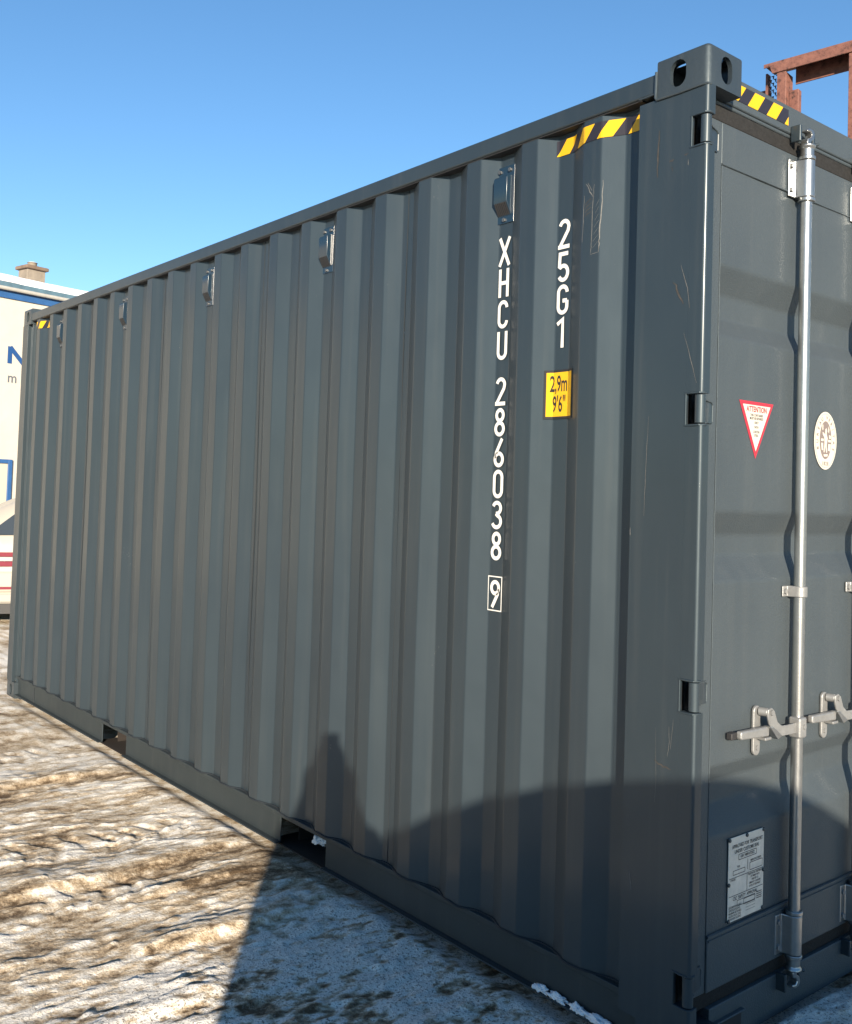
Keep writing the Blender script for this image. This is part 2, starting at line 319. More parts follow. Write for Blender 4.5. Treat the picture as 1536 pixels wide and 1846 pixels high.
def make_ground():
    xs = np.concatenate([spaced(-400, -3.6, .9, 400, .0085, 1.035)])
    ys = np.concatenate([spaced(-400, -2.0, 1.3, 400, .0085, 1.05)])
    X, Y = np.meshgrid(xs, ys)
    dist = np.hypot(X+1.2, Y+.4)
    near = 1-sst(6, 22, dist)
    # rolling surface of driven-over snow
    h = (fbm(X*1.1, Y*.8, 3, 1)-.5)*.044+(fbm(X*4.2, Y*2.6, 3, 5)-.5)*.014
    lump = fbm(X*11, Y*6.5, 4, 11); h += (lump-.5)*.009
    crust = fbm(X*36, Y*24, 3, 17, .6); h += (crust-.5)*.0085
    flake = fbm(X*21+1.5*fbm(X*7, Y*7, 2, 4), Y*9, 3, 27); h += np.clip(flake-.58, 0, .2)*.035
    rdg = 1-np.abs(2*fbm(X*5.5+2*fbm(X*2, Y*2, 2, 3), Y*1.8, 3, 23)-1); h += (rdg**4)*.007-.0035
    dirt = .40+.42*(fbm(X*2.3, Y*.9, 4, 31)-.5)+.50*(fbm(X*7.0, Y*3.4, 4, 41)-.5)-.7*(lump-.5)-.8*np.clip(flake-.52, -.1, .3)-.6*(crust-.5)
    grv = fbm(X*30+.8*fbm(X*2, Y*1.1, 2, 14), Y*1.3, 3, 19); h += (grv-.5)*.005*(1-sst(-2.0, -1.2, X)); dirt -= .35*(grv-.5)
    # tyre ruts run across, towards the container
    def rut(x0, wob, wid, ht, y0, y1, sd, step=True):
        c = x0+wob*(fbm(Y*.9+sd, Y*0+sd, 3, sd)-.5)*2+.03*(fbm(Y*6, Y*0+2, 2, sd+3)-.5)
        d = X-c; mask = sst(y0, y0+.25, Y)*(1-sst(y1-.25, y1, Y))
        mod = .55+.9*fbm(Y*5, X*0+sd, 3, sd+7)
        prof = np.where(d > 0, 1-sst(0, wid*.22, d), 1-sst(0, wid, -d))
        return ht*prof*mask*mod, d, mask
    for x0, wob, wid, ht, y0, y1, sd in ((-2.33, .10, .34, .034, -9, .10, 51), (-1.66, .08, .22, .030, -.95, -.12, 61), (-3.75, .10, .3, .026, -9, .05, 71),
                                         (-1.30, .08, .25, .020, -2.2, -.6, 81), (-4.9, .1, .3, .022, -9, 0, 91), (-2.05, .06, .14, .016, -.8, -.05, 47)):
        dh, d, mask = rut(x0, wob, wid, ht, y0, y1, sd); h += dh
        dirt += mask*.14*np.exp(-((d-.07)/.09)**2)
    # tread blocks left by tyres
    for x0, y0, y1, wd, sd in ((-3.12, -1.4, .02, .30, 5), (-2.72, -1.6, .0, .26, 6), (-4.3, -2.0, .02, .3, 8), (-2.18, -1.2, -.1, .2, 9)):
        d = X-(x0+.05*(fbm(Y*1.2, Y*0, 2, sd)-.5)); m_ = sst(y0, y0+.3, Y)*(1-sst(y1-.1, y1, Y))*(1-sst(wd*.5, wd*.62, np.abs(d)))
        ph = (Y/.118+np.abs(d)*3.4+.4*fbm(X*8, Y*8, 2, sd)) % 1.0
        lug = sst(.0, .10, ph)*(1-sst(.55, .72, ph))
        m_ = m_*sst(.42, .58, fbm(X*2.2, Y*2.2, 3, sd+13)); h += m_*(lug*.011-.006)*(.3+.9*fbm(X*6, Y*6, 2, sd+1)); dirt += m_*(.08-.16*lug)
    # dark trodden strip and trickles
    dirt += .22*np.exp(-((X+3.62+.15*fbm(Y*2, X*0, 2, 9))/.20)**2)*sst(-3, -.9, Y)*(1-sst(-.15, .05, Y))
    dirt += .12*np.exp(-((X+2.95)/.14)**2)*(1-sst(-.5, .0, Y))
    dirt += .20*np.exp(-np.abs(Y+.01)/.07)*sst(-6, -1.9, -np.abs(X))*(X < -1.5)
    # less soil, more grey ice in front of the near end; also paler to brighten shaded snow
    ice = sst(-1.75, -1.25, X+.35*(fbm(X*2, Y*2, 3, 77)-.5)+.55*(Y+.5)*.3)
    blot = fbm(X*5.2, Y*4.2, 4, 83)
    dirt = dirt*(1-ice)+ice*(.27+1.2*(blot-.5)-2.2*(crust-.5)-.9*(lump-.5))
    # small clods and ice chips
    rs = np.random.RandomState(9)
    for k in range(300):
        cx = rs.uniform(-6.0, .6); cy = rs.uniform(-2.0, -.03); r_ = rs.uniform(.008, .022)*(1.6 if cx < -3 else 1); ht = r_*rs.uniform(.2, .55)
        i0, i1 = np.searchsorted(xs, [cx-3*r_, cx+3*r_]); j0, j1 = np.searchsorted(ys, [cy-3*r_, cy+3*r_])
        if i1-i0 < 2 or j1-j0 < 2: continue
        sx, sy = X[j0:j1, i0:i1], Y[j0:j1, i0:i1]; g = np.exp(-(((sx-cx)/r_)**2+((sy-cy)/(r_*rs.uniform(.7, 1.6)))**2)**1.5)
        h[j0:j1, i0:i1] += ht*g; dirt[j0:j1, i0:i1] += g*rs.choice([-.35, -.2, .4])
    h *= near*.84; h -= .012
    # bearing area under the container kept low, drifted snow in front of the door sill
    under = sst(-.05, .06, Y)*(1-sst(2.38, 2.5, Y))*sst(-6.15, -6.05, X)*(1-sst(-.07, .0, X))
    edge = np.exp(-np.abs(Y-.0)/.10)*sst(-6.0, -5.5, X)*(1-sst(-.3, -.05, X))
    h = h*(1-.55*edge)+edge*.012*(fbm(X*5, Y*5, 2, 88)-.25)
    door = sst(-.06, .02, X)*(1-sst(.5, 1.4, X))*sst(.18, .45, Y)*(1-sst(2.6, 3.5, Y))
    h = h+door*(.045+.035*(fbm(X*6, Y*6, 3, 99)-.4)); dirt = dirt*(1-.5*door)
    h = h*(1-under)+under*np.minimum(h, -.03)
    wet = np.clip(.25+.75*ice, 0, 1)
    V = np.stack([X.ravel(), Y.ravel(), h.ravel()], -1)
    ny, nx = X.shape
    idx = np.arange(nx*ny).reshape(ny, nx)
    F = np.stack([idx[:-1, :-1], idx[:-1, 1:], idx[1:, 1:], idx[1:, :-1]], -1).reshape(-1, 4)
    me = bpy.data.meshes.new('ground'); me.vertices.add(len(V)); me.vertices.foreach_set('co', V.ravel().astype(np.float32))
    me.loops.add(F.size); me.loops.foreach_set('vertex_index', F.ravel().astype(np.int32))
    me.polygons.add(len(F)); me.polygons.foreach_set('loop_start', np.arange(0, F.size, 4, dtype=np.int32))
    me.update(calc_edges=True)
    me.polygons.foreach_set('use_smooth', np.ones(len(F), bool))
    for nm, arr in (('dirt', dirt), ('wet', wet)):
        at = me.attributes.new(nm, 'FLOAT', 'POINT'); at.data.foreach_set('value', np.clip(arr, -.2, 1.3).ravel().astype(np.float32))
    me.materials.append(ground_material())
    o = bpy.data.objects.new('ground', me); COL.objects.link(o); tag(o, 'dirty packed snow covering the yard', None, kind='structure')
    return len(F)
NG = make_ground()

# ------------------------------------------------------------------ shipping container
L, W, H = 6.058, 2.438, 2.896
cont = empty('shipping_container', (0, 0, 0))
tag(cont, 'anthracite grey twenty foot shipping container with corrugated sides and galvanised door locking bars', 'container')

# -- side walls: pressed sheets of four corrugations each
PITCH = 0.2792; X0 = -0.324; YO, YI = 0.010, 0.046
def wall_profile(x0, x1):
    """outline points (x, depth) from x0 (near) down to x1 (far)"""
    pts = [(x0, None)]; k = 0
    keys = []
    for k in range(-1, 22):
        b = X0-PITCH*k
        keys += [(b, YI), (b-.072, YO), (b-.142, YO), (b-.216, YI)]
    def dep(x):
        for (a, da), (b, db) in zip(keys[:-1], keys[1:]):
            if b <= x <= a: return da+(db-da)*(a-x)/(a-b+1e-9)
        return YI
    xs = [x0]+[a for a, _ in keys if x1 < a < x0]+[x1]
    return [(x, dep(x)) for x in xs]
def rounded(pts, r=.005):
    out = [pts[0]]
    for a, b, c in zip(pts[:-2], pts[1:-1], pts[2:]):
        A, B, C_ = Vector(a), Vector(b), Vector(c)
        d1 = (A-B); d2 = (C_-B); rr = min(r, d1.length*.4, d2.length*.4)
        p, q = B+d1.normalized()*rr, B+d2.normalized()*rr
        for t in (0, .5, 1): out.append(tuple((1-t)**2*p+2*t*(1-t)*B+t*t*q))
    return out+[pts[-1]]
def wall_sheet(name, x0, x1, z0, z1, m, parent, mirror=False, off=0.0):
    pts = rounded(wall_profile(x0, x1)); zs = list(np.linspace(z0, z1, 9))
    vs, fs = [], []
    rs = np.random.RandomState(int(abs(x0)*1000))
    for j, z in enumerate(zs):
        for i, (x, y) in enumerate(pts):
            wv = .0022*math.sin(z*2.1+x*3.0)*math.sin((z-z0)/(z1-z0)*math.pi)
            yy = y+off+wv; vs.append((x, W-yy if mirror else yy, z))
    n = len(pts)
    for j in range(len(zs)-1):
        for i in range(n-1): fs.append((j*n+i, j*n+i+1, (j+1)*n+i+1, (j+1)*n+i))
    mb = MB(); mb.add(vs, fs); o = mb.build(name, m, parent, smooth=50, wn=True)
    return o
ZP0, ZP1 = 0.166, 2.7955
cuts = [-.225, X0-.250-3*PITCH+.0, X0-.250-7*PITCH, X0-.250-11*PITCH, X0-.250-15*PITCH, -5.90]
for mir in (False, True):
    for a, b in zip(cuts[:-1], cuts[1:]):
        s = wall_sheet('side_panel', a-.0006, b+.0006, ZP0, ZP1, M_PAINT, cont, mir)
# weld beads where the sheets lap
for c in cuts[1:-1]:
    mb = MB(); mb.tube([(c+.002*math.sin(z*5), YI-.0008, z) for z in np.linspace(ZP0, ZP1, 24)], .0013, 6)
    mb.build('weld_bead', M_BEAD, cont)

# -- bottom side rails with forklift pockets
PK = [(-2.169, -1.809), (-4.249, -3.889)]
def bottom_rail(mir):
    f = (lambda y: W-y) if mir else (lambda y: y)
    mb = MB()
    def bx(x0, x1, y0, y1, z0, z1):
        a, b = sorted((f(y0), f(y1))); mb.box(x0, x1, a, b, z0, z1)
    segs = [(-.19, -1.809), (-2.169, -3.889), (-4.249, -5.92)]
    for a, b in segs:
        bx(b, a, .030, .036, .0345, .1465)           # web
        bx(b, a, .004, .034, .028, .0343)            # outward bottom flange
    bx(-5.92, -.19, .020, .060, .1467, .1655)        # top chord the sheets stand on
    return mb.build('bottom_side_rail', M_RAIL, cont, bevel=.0015)
rail = bottom_rail(False); bottom_rail(True)
for a, b in PK:
    mb = MB()
    mb.box(a, b, .062, W-.062, .136, .146)                             # roof of the tunnel
    mb.box(a-.006, a-.0003, .13, W-.13, .019, .1358); mb.box(b+.0003, b+.006, .13, W-.13, .019, .1358); mb.box(a, b, .60, .606, .019, .1358)
    mb.box(a-.10, b+.10, .042, W-.042, .012, .018)
    mb.build('forklift_pocket', M_INNER, cont)
# joint in the rail near the far end
mb = MB(); mb.tube([(-5.52, .028, .036), (-5.52, .028, .146)], .004, 6); mb.build('weld_bead', M_BEAD, cont)
# wavy seam of weld and sealer along the foot of the corrugations
mb = MB(); pr = rounded(wall_profile(-.25, -5.88), .02)
mb.tube([(x, y-.003, ZP0+.001+.0015*math.sin(x*61)+.001*math.sin(x*23)) for x, y in pr], .0042, 6); mb.build('weld_bead', M_BEAD, cont)

# -- top rails, roof, floor
for mir in (False, True):
    y0, y1 = (.003, .063) if not mir else (W-.063, W-.003)
    mb = MB(); mb.box(-L+.176, -.176, y0, y1, 2.800, 2.860); mb.build('top_side_rail', M_PAINT, cont, bevel=.005)
mb = MB(); mb.box(-L+.18, -.242, .010, .062, 2.7962, 2.7998); mb.build('rail_shade_strip', M_RUBBER, cont)  # black strip added to give the rail underside its dark shade
mb = MB()
xs_ = np.linspace(-.10, -L+.10, 85)
prof = [(x, 2.862+(.016 if (i % 4) in (0, 1) else 0)) for i, x in enumerate(xs_)]
mb.add([(x, .05, z) for x, z in prof]+[(x, W-.05, z) for x, z in prof], [(i, i+1, len(prof)+i+1, len(prof)+i) for i in range(len(prof)-1)])
mb.build('roof_panel', M_PAINT, cont, smooth=0)
mb = MB(); mb.box(-L+.05, -.08, .062, W-.062, .148, .176); mb.build('floor', M_INNER, cont)
# front (far) end wall
mb = MB(); pts = []
k = 0; y = .1
while y < W-.1:
    pts += [(y, 0), (y+.06, 0), (y+.11, .04), (y+.17, .04)]; y += .22
mb.add([(-L+.02+d, y, .16) for y, d in pts]+[(-L+.02+d, y, 2.8) for y, d in pts], [(i, i+1, len(pts)+i+1, len(pts)+i) for i in range(len(pts)-1)])
mb.build('end_panel', M_PAINT, cont, smooth=0)
mb = MB(); mb.box(-L+.005, -L+.065, .16, W-.16, 2.79, 2.87); mb.build('end_header', M_PAINT, cont, bevel=.004)
mb = MB(); mb.box(-L+.005, -L+.065, .16, W-.16, .02, .16); mb.build('end_sill', M_PAINT, cont, bevel=.004)

# -- corner castings: hollow blocks with oval apertures
def stadium(w_, h_, n=8):
    r_ = w_/2; s = h_/2-r_
    return [(r_*math.cos(a), s+r_*math.sin(a)) for a in np.linspace(0, math.pi, n)]+[(r_*math.cos(a), -s+r_*math.sin(a)) for a in np.linspace(math.pi, 2*math.pi, n)]
def tmp(mb):
    me = bpy.data.meshes.new('tmp'); me.from_pydata(mb.v, [], mb.f)
    bm = bmesh.new(); bm.from_mesh(me); bmesh.ops.recalc_face_normals(bm, faces=bm.faces); bm.to_mesh(me); bm.free()
    o = bpy.data.objects.new('tmp', me); COL.objects.link(o); return o
def casting_mesh():
    """local frame: corner at the origin, block to -x, +y; z 0 (outer cap) down to -.118"""
    bm = bmesh.new(); bmesh.ops.create_cube(bm, size=1)
    bmesh.ops.scale(bm, vec=(.178, .162, .118), verts=bm.verts); bmesh.ops.translate(bm, vec=(-.089, .081, -.059), verts=bm.verts)
    ed = [e for e in bm.edges if all(abs(v.co.x) < 1e-5 and abs(v.co.y) < 1e-5 for v in e.verts)]
    bmesh.ops.bevel(bm, geom=ed, offset=.017, segments=5, affect='EDGES', profile=.5)
    ed = [e for e in bm.edges if all(abs(v.co.z) < 1e-5 for v in e.verts) and (all(abs(v.co.y) < .03 for v in e.verts) or all(v.co.x > -.03 for v in e.verts))
          and not all(abs(v.co.x+.178) < 1e-4 for v in e.verts) and not all(abs(v.co.y-.162) < 1e-4 for v in e.verts)]
    bmesh.ops.bevel(bm, geom=ed, offset=.012, segments=4, affect='EDGES', profile=.5)
    me = bpy.data.meshes.new('tmp'); bm.to_mesh(me); bm.free()
    o = bpy.data.objects.new('tmp', me); COL.objects.link(o)
    cutters = []
    cutters.append(tmp(MB().box(-.164, -.014, .014, .150, -.106, -.017)))
    st = stadium(.055, .080)
    cutters.append(tmp(MB().prism([(x-.104, z-.060) for x, z in st], -.02, .05, 'y')))
    cutters.append(tmp(MB().prism([(y+.087, z-.060) for y, z in st], -.05, .02, 'x')))
    cutters.append(tmp(MB().prism([(y-.089, x+.081) for x, y in stadium(.078, .146)], -.05, .02, 'z')))
    for c in cutters:
        b = o.modifiers.new('b', 'BOOLEAN'); b.operation = 'DIFFERENCE'; b.object = c; b.solver = 'EXACT'
    dg = bpy.context.evaluated_depsgraph_get(); res = bpy.data.meshes.new_from_object(o.evaluated_get(dg))
    for c in cutters+[o]: bpy.data.objects.remove(c)
    res.name = 'corner_casting'
    res.materials.clear(); res.materials.append(M_CAST)
    res.polygons.foreach_set('use_smooth', [True]*len(res.polygons)); res.set_sharp_from_angle(angle=R(38))
    return res
M_CAST = paint_material('casting_paint', (0.013, 0.019, 0.025), 0.62, 0.7, 75)
CM = casting_mesh()
for x, sx in ((0, 1), (-L, -1)):
    for y, sy in ((0, 1), (W, -1)):
        for z, sz in ((H, 1), (0, -1)):
            o = bpy.data.objects.new('corner_casting', CM); COL.objects.link(o); o.parent = cont
            o.location = (x, y, z); o.scale = (sx, sy, sz)
# weld lines round the near top casting
mb = MB()
mb.tube([(-.181, -.001, H-.034), (-.181, -.002, H-.08), (-.181, -.002, H-.112), (-.176, -.002, H-.1195), (-.10, -.002, H-.121), (-.02, -.002, H-.1195), (-.004, .002, H-.1195), (-.001, .014, H-.1195)], .0042, 8)
mb.tube([(-.181, .001, 2.799), (-.215, .0, 2.797), (-.243, .002, 2.798)], .0035, 6)
mb.build('weld_bead', M_CAST, cont)

# -- door-end (rear) corner posts, notched for the hinges
HZ = [2.651, 1.856, 1.055, .253]
def post_profile():
    r_ = .010
    return [(-.240, 0)]+[(-r_+r_*math.sin(a), r_-r_*math.cos(a)) for a in np.linspace(0, math.pi/2, 9)]+[(0, .036), (-.062, .036), (-.062, .010), (-.240, .010)]
def rear_post(mir):
    f = (lambda p: (p[0], W-p[1])) if mir else (lambda p: p)
    p = empty('tmp')
    zs = [.118]
    for z in sorted(HZ): zs += [z-.044, z+.044]
    zs += [H-.118]
    mb = MB()
    pp = post_profile()[1:-1]; pp = [(-.052, 0)]+pp[:-2]+[(-.052, .036)]
    for i in range(0, len(zs), 2): mb.prism([f(q) for q in pp], zs[i], zs[i+1], 'z')
    mb.prism([f(q) for q in [(-.240, 0), (-.0521, 0), (-.0521, .010), (-.240, .010)]], .118, H-.118, 'z')
    o = mb.build('corner_post', M_PAINT, cont, wn=True)
    mb = MB(); a, b = sorted((f((0, .0115))[1], f((0, .09))[1])); mb.box(-.205, -.068, a, b, .119, H-.119); mb.build('post_core', M_INNER, o)
    # raised lips round each notch
    for z in HZ:
        lip = MB()
        for s_ in (-1, 1):
            pts = [(-.058, .0015), (-.03, -.001), (-.008, .0005), (-.0005, .010), (.0005, .022)]
            lip.tube([(f(q)[0], f(q)[1], z+s_*.0455+.001*math.sin(40*q[0])) for q in pts], .0034, 6)
        lip.tube([(f((-.0535, .0005))[0], f((-.0535, .0005))[1], z+t) for t in (-.045, 0, .045)], .0026, 6)
        lip.build('weld_lip', M_PAINT, o)
    bpy.data.objects.remove(p)
    return o
rear_post(False); rear_post(True)
def front_post(mir):
    f = (lambda p: (p[0], W-p[1])) if mir else (lambda p: p)
    pr_ = [(-L, 0), (-L+.115, 0), (-L+.115, .030), (-L+.123, .030), (-L+.165, .034), (-L+.166, .018), (-L+.172, .018), (-L+.173, .046), (-L+.03, .08), (-L, .08)]
    mb = MB(); mb.prism([f(q) for q in pr_], .118, H-.118, 'z'); return mb.build('corner_post', M_PAINT, cont, bevel=.0015)
front_post(False); front_post(True)

# -- door header and sill
XD = -.050
mb = MB(); mb.box(-.16, -.048, .1625, W-.1625, 2.778, 2.866); mb.box(-.14, -.052, .04, W-.04, 2.766, 2.7775); mb.build('door_header', M_DOOR, cont, bevel=.004)
mb = MB(); mb.box(-.16, -.044, .1625, W-.1625, .022, .148); mb.box(-.10, -.030, .163, .327, .101, .107); mb.build('door_sill', M_DOOR, cont, bevel=.003)
mb = MB(); mb.box(-.0446, -.0436, .20, .325, .040, .098); mb.build('sill_recess_shade', M_RUBBER, cont)  # thin dark sheet on the sill face standing in for a recess's shade

# -- doors
def door(mir):
    f = (lambda y: W-y) if mir else (lambda y: y)
    D = MB()
    y0, y1, z0, z1 = .060, W/2-.008, .196, 2.716
    # frame
    def bx(mb, x0, x1, a, b, c, d_):
        a, b = sorted((f(a), f(b))); mb.box(x0, x1, a, b, c, d_)
    bx(D, -.110, XD, y0, .146, z0, z1); bx(D, -.095, XD, y1-.09, y1, z0, z1)
    bx(D, -.095, XD, .1462, y1-.0902, 2.592, z1); bx(D, -.095, XD+.005, .1462, y1-.0902, z0, .350)
    d = D.build('door', M_DOOR, cont, bevel=.003)
    # pressed panel with three horizontal troughs
    prof = [(2.5915, 0)]
    for a, b, c, e in ((2.295, 2.218, 2.146, 2.086), (1.569, 1.500, 1.438, 1.364), (.831, .775, .712, .626)):
        prof += [(a, 0), (b, 1), (c, 1), (e, 0)]
    prof += [(.3505, 0)]
    pr2 = rounded([(z, XD-.0015-.042*t) for z, t in prof], .010)
    nn = len(pr2)
    ysx = list(np.linspace(.147, y1-.091, 13)); vs = []
    for yy in ysx:
        for z, x in pr2: vs.append((x+.0012*math.sin(yy*7+z*3), f(yy), z))
    fs = [(j*nn+i, j*nn+i+1, (j+1)*nn+i+1, (j+1)*nn+i) for j in range(len(ysx)-1) for i in range(nn-1)]
    pb = MB(); pb.add(vs, fs); pb.build('door_panel', M_DOOR, d, smooth=50, wn=True)
    wb = MB()
    wb.tube([(XD+.0005, f(.1462), z) for z in np.linspace(.36, 2.585, 20)], .0014, 6)
    wb.tube([(XD+.0005+.0005*math.sin(y*40), f(y), 2.5915) for y in np.linspace(.147, y1-.09, 24)], .0032, 6)
    wb.tube([(XD+.003, f(y), .3525) for y in np.linspace(.147, y1-.09, 24)], .005, 6)
    wb.tube([(XD+.006, f(y), .341) for y in np.linspace(.15, y1-.09, 24)], .0028, 6)
    wb.build('weld_bead', M_DOOR, d)
    # gasket
    g = MB(); bx(g, -.10, XD-.004, .037, y1+.004, z1+.001, 2.7655); bx(g, -.10, XD-.006, .037, y1+.004, .149, z0-.001); bx(g, -.10, XD-.012, .038, y0-.001, .149, 2.765)
    g.build('gasket', M_GASKET, d, bevel=.004)
    # hinges
    for z in HZ:
        hb = MB(); hb.tube([(-.0155, f(.0155), z-.040), (-.0155, f(.0155), z+.040)], .0152, 20)
        a = [(-.028, .026), (-.0165, .030), (-.040, .078), (-.0455, .118), (XD+.001, .118), (XD+.001, .07)]
        hb.prism([(p[0], f(p[1])) for p in a], z-.034, z+.030, 'z')
        h_ = hb.build('hinge', M_PAINT, d, bevel=.0012)
        wl = MB(); wl.tube([(-.020, f(.038), z+.031), (-.036, f(.074), z+.0305), (-.0435, f(.110), z+.028), (-.0455, f(.119), z+.020), (-.0465, f(.1195), z-.028)], .0022, 6)
        wl.tube([(-.026, f(.045), z-.037), (-.034, f(.072), z-.034)], .003, 6)
        wl.build('weld_bead', M_DOOR, d)
    return d, f
def bolt(d, x, y, z, r_=.009, h_=.006, name='bolt', m=None):
    mb = MB(); mb.tube([(x, y, z), (x+h_, y, z)], r_, 6); mb.build(name, m or M_ZINC2, d)
def locking_bar(d, f, yb, s):
    """s=+1: handle swings to smaller y"""
    XR, RR = -.018, .0178
    o = MB(); o.tube([(XR, f(yb), .205), (XR, f(yb), 2.70)], RR, 24, True); o.build('locking_bar', M_ZINC, d)
    # upper and lower bearings
    for zc in (2.635, .268):
        zt, zb = zc+.060, zc-.060
        b = MB()
        sec = []
        for a in np.linspace(-90, 90, 13):   # sleeve hugging the bar, flat flanges to the door skin
            sec.append((XR+.0245*math.cos(R(a)), yb+.0245*math.sin(R(a))))
        out = [(XD+.0015, yb-.062), (XD+.0075, yb-.062), (XD+.0075, yb-.030)]+sec+[(XD+.0075, yb+.030), (XD+.0075, yb+.062), (XD+.0015, yb+.062)]
        b.prism([(p[0], f(p[1])) for p in out], zb, zt, 'z')
        br = b.build('bar_bearing', M_ZINC, d, bevel=.003)
        for zz in (zt-.022, zb+.022):
            for yy in (yb-.048, yb+.048): bolt(d, XD+.0076, f(yy), zz)
        for z_ in (zt+.007, zb-.007):
            c = MB(); c.tube([(XR, f(yb), z_-.006), (XR, f(yb), z_+.006)], .0262, 24); c.build('collar', M_ZINC, d, bevel=.002)
        # cam and keeper
        sg = 1 if zc > 1 else -1
        ze = zc+sg*.068
        c = MB()
        c.tube([(XR, f(yb), ze), (XR, f(yb), ze+sg*.008), (XR, f(yb), ze+sg*.030), (XR, f(yb), ze+sg*.034), (XR, f(yb), ze+sg*.042)], [.021, .021, .021, .026, .026], 20)
        pts = [(0, 0), (.006, .020), (.020, .030), (.026, .050), (.018, .062), (-.004, .064), (-.020, .056), (-.020, .048), (.000, .052), (.008, .044), (.002, .032), (-.016, .026), (-.020, .010), (-.012, 0)]
        for k, off in ((0, 0),):
            c.prism([(f(yb+p[0]), ze+sg*(.036+p[1]*.92)) for p in pts], XR-.013, XR+.012, 'x')
        c.build('cam', M_ZINC, d, bevel=.004)
        kx = -.047
        for sy in (-1, 1):
            kp = MB(); kp.prism([(f(yb+sy*.040), ze+sg*.045), (f(yb+sy*.040), ze+sg*.098), (f(yb+sy*.052), ze+sg*.098), (f(yb+sy*.052), ze+sg*.045)], kx, kx+.034 if sy < 0 else kx+.026, 'x')
            if sy > 0: kp.tube([(kx+.010, f(yb+.046), ze+sg*.055), (kx+.03, f(yb+.064), ze+sg*.062), (kx+.01, f(yb+.082), ze+sg*.070)], .005, 8)
            kp.build('cam_keeper', M_PAINT, d, bevel=.003)
    # mid guides
    for zc in (1.325,):
        b = MB()
        sec = [(XR+.0235*math.cos(R(a)), yb+.0235*math.sin(R(a))) for a in np.linspace(-90, 90, 13)]
        out = [(XD+.0005, yb-.052), (XD+.006, yb-.052), (XD+.006, yb-.027)]+sec+[(XD+.006, yb+.027), (XD+.006, yb+.045), (XD+.0005, yb+.045)]
        b.prism([(p[0], f(p[1])) for p in out], zc-.017, zc+.017, 'z'); b.build('bar_guide', M_ZINC2, d, bevel=.003)
        bolt(d, XD+.006, f(yb-.040), zc); bolt(d, XD+.006, f(yb+.036), zc)
    # handle: hub clamp, swan-necked lever, grip
    zh = .906
    hb = MB(); hb.box(XR-.014, XR+.027, min(f(yb-.030*s), f(yb+.012*s)), max(f(yb-.030*s), f(yb+.012*s)), zh-.032, zh+.032)
    hb.build('handle_hub', M_ZINC2, d, bevel=.007, seg=3)
    bolt(d, XR+.027, f(yb-.006*s), zh+.004, .008, .004)
    lv = MB()
    top = [(-.020, .016), (-.080, .015), (-.112, .017), (-.135, .032), (-.152, .066), (-.168, .078), (-.186, .074), (-.190, .056), (-.180, .030), (-.155, .004), (-.125, -.014), (-.020, -.016)]
    lv.prism([(f(yb+p[0]*s), zh+p[1]) for p in top], XR+.007, XR+.013, 'x')
    lv.build('door_handle', M_ZINC2, d, bevel=.0015)
    fl = MB()
    fl.prism([(f(yb-.112*s), zh-.012), (f(yb-.165*s), zh+.022), (f(yb-.185*s), zh+.024), (f(yb-.140*s), zh-.020)], XR-.004, XR+.018, 'x')
    fl.build('handle_flap', M_ZINC, d, bevel=.002)
    gr = MB()
    gr.prism([(f(yb+p[0]*s), zh+p[1]) for p in ((-.172, .022), (-.318, .024), (-.323, .021), (-.323, .002), (-.318, -.001), (-.172, -.008))], XR-.010, XR+.009, 'x')
    gr.build('handle_grip', M_ZINC2, d, bevel=.005, seg=3)
    cp = MB(); cp.prism([(f(yb+p[0]*s), zh+p[1]) for p in ((-.318, .020), (-.345, .018), (-.345, -.002), (-.318, -.002))], XR-.028, XR-.008, 'x'); cp.build('end_cap', M_RUBBER, d, bevel=.003)
    # catch plate on the door skin
    ct = MB(); pl = stadium(.036, .150, 9)
    ct.prism([(f(yb-.192*s+p[0]*s), zh+.006+p[1]) for p in pl], XD+.001, XD+.011, 'x')
    ct.build('handle_catch', M_ZINC2, d, bevel=.0025)
    hk = MB(); hk.tube([(XD+.0112, f(yb-.186*s), zh+.064), (XR+.0065, f(yb-.178*s), zh+.064)], .013, 14); hk.build('handle_pivot', M_ZINC2, d, bevel=.002)
    hk = MB(); hk.box(XD+.009, XR+.012, min(f(yb-.20*s), f(yb-.165*s)), max(f(yb-.20*s), f(yb-.165*s)), zh-.018, zh-.009); hk.build('handle_retainer', M_ZINC2, d, bevel=.002)
    bolt(d, XR+.0132, f(yb-.170*s), zh+.064, .009, .005); bolt(d, XD+.011, f(yb-.192*s), zh-.045, .008, .004)
dl, fl_ = door(False); dr, fr_ = door(True)
for d_, f_ in ((dl, fl_), (dr, fr_)):
    locking_bar(d_, f_, .566, 1); locking_bar(d_, f_, .966, 1)
tag(dl, 'left door leaf with triangular sticker and data plate'); 

# -- warning triangle, oval emblem, data plate (door skin at XD)
def on_door(mb, vs, fs, yc, zc, off):       # (u to the right = +y, v up)
    mb.add([(XD+off, yc+p[0], zc+p[1]) for p in vs], fs)
ty, tz = .354, 1.902
mb = MB(); mb.add([(XD+.0008, .260, 1.906), (XD+.0008, .448, 1.906), (XD+.0008, .352, 1.732)], [(0, 1, 2)]); tri = mb.build('warning_sticker', M_RED, dl, smooth=0)
tri['label'] = 'white triangular attention sticker with red border'
mb = MB(); mb.add([(XD+.0014, .279, 1.8955), (XD+.0014, .430, 1.8955), (XD+.0014, .3525, 1.755)], [(0, 1, 2)])
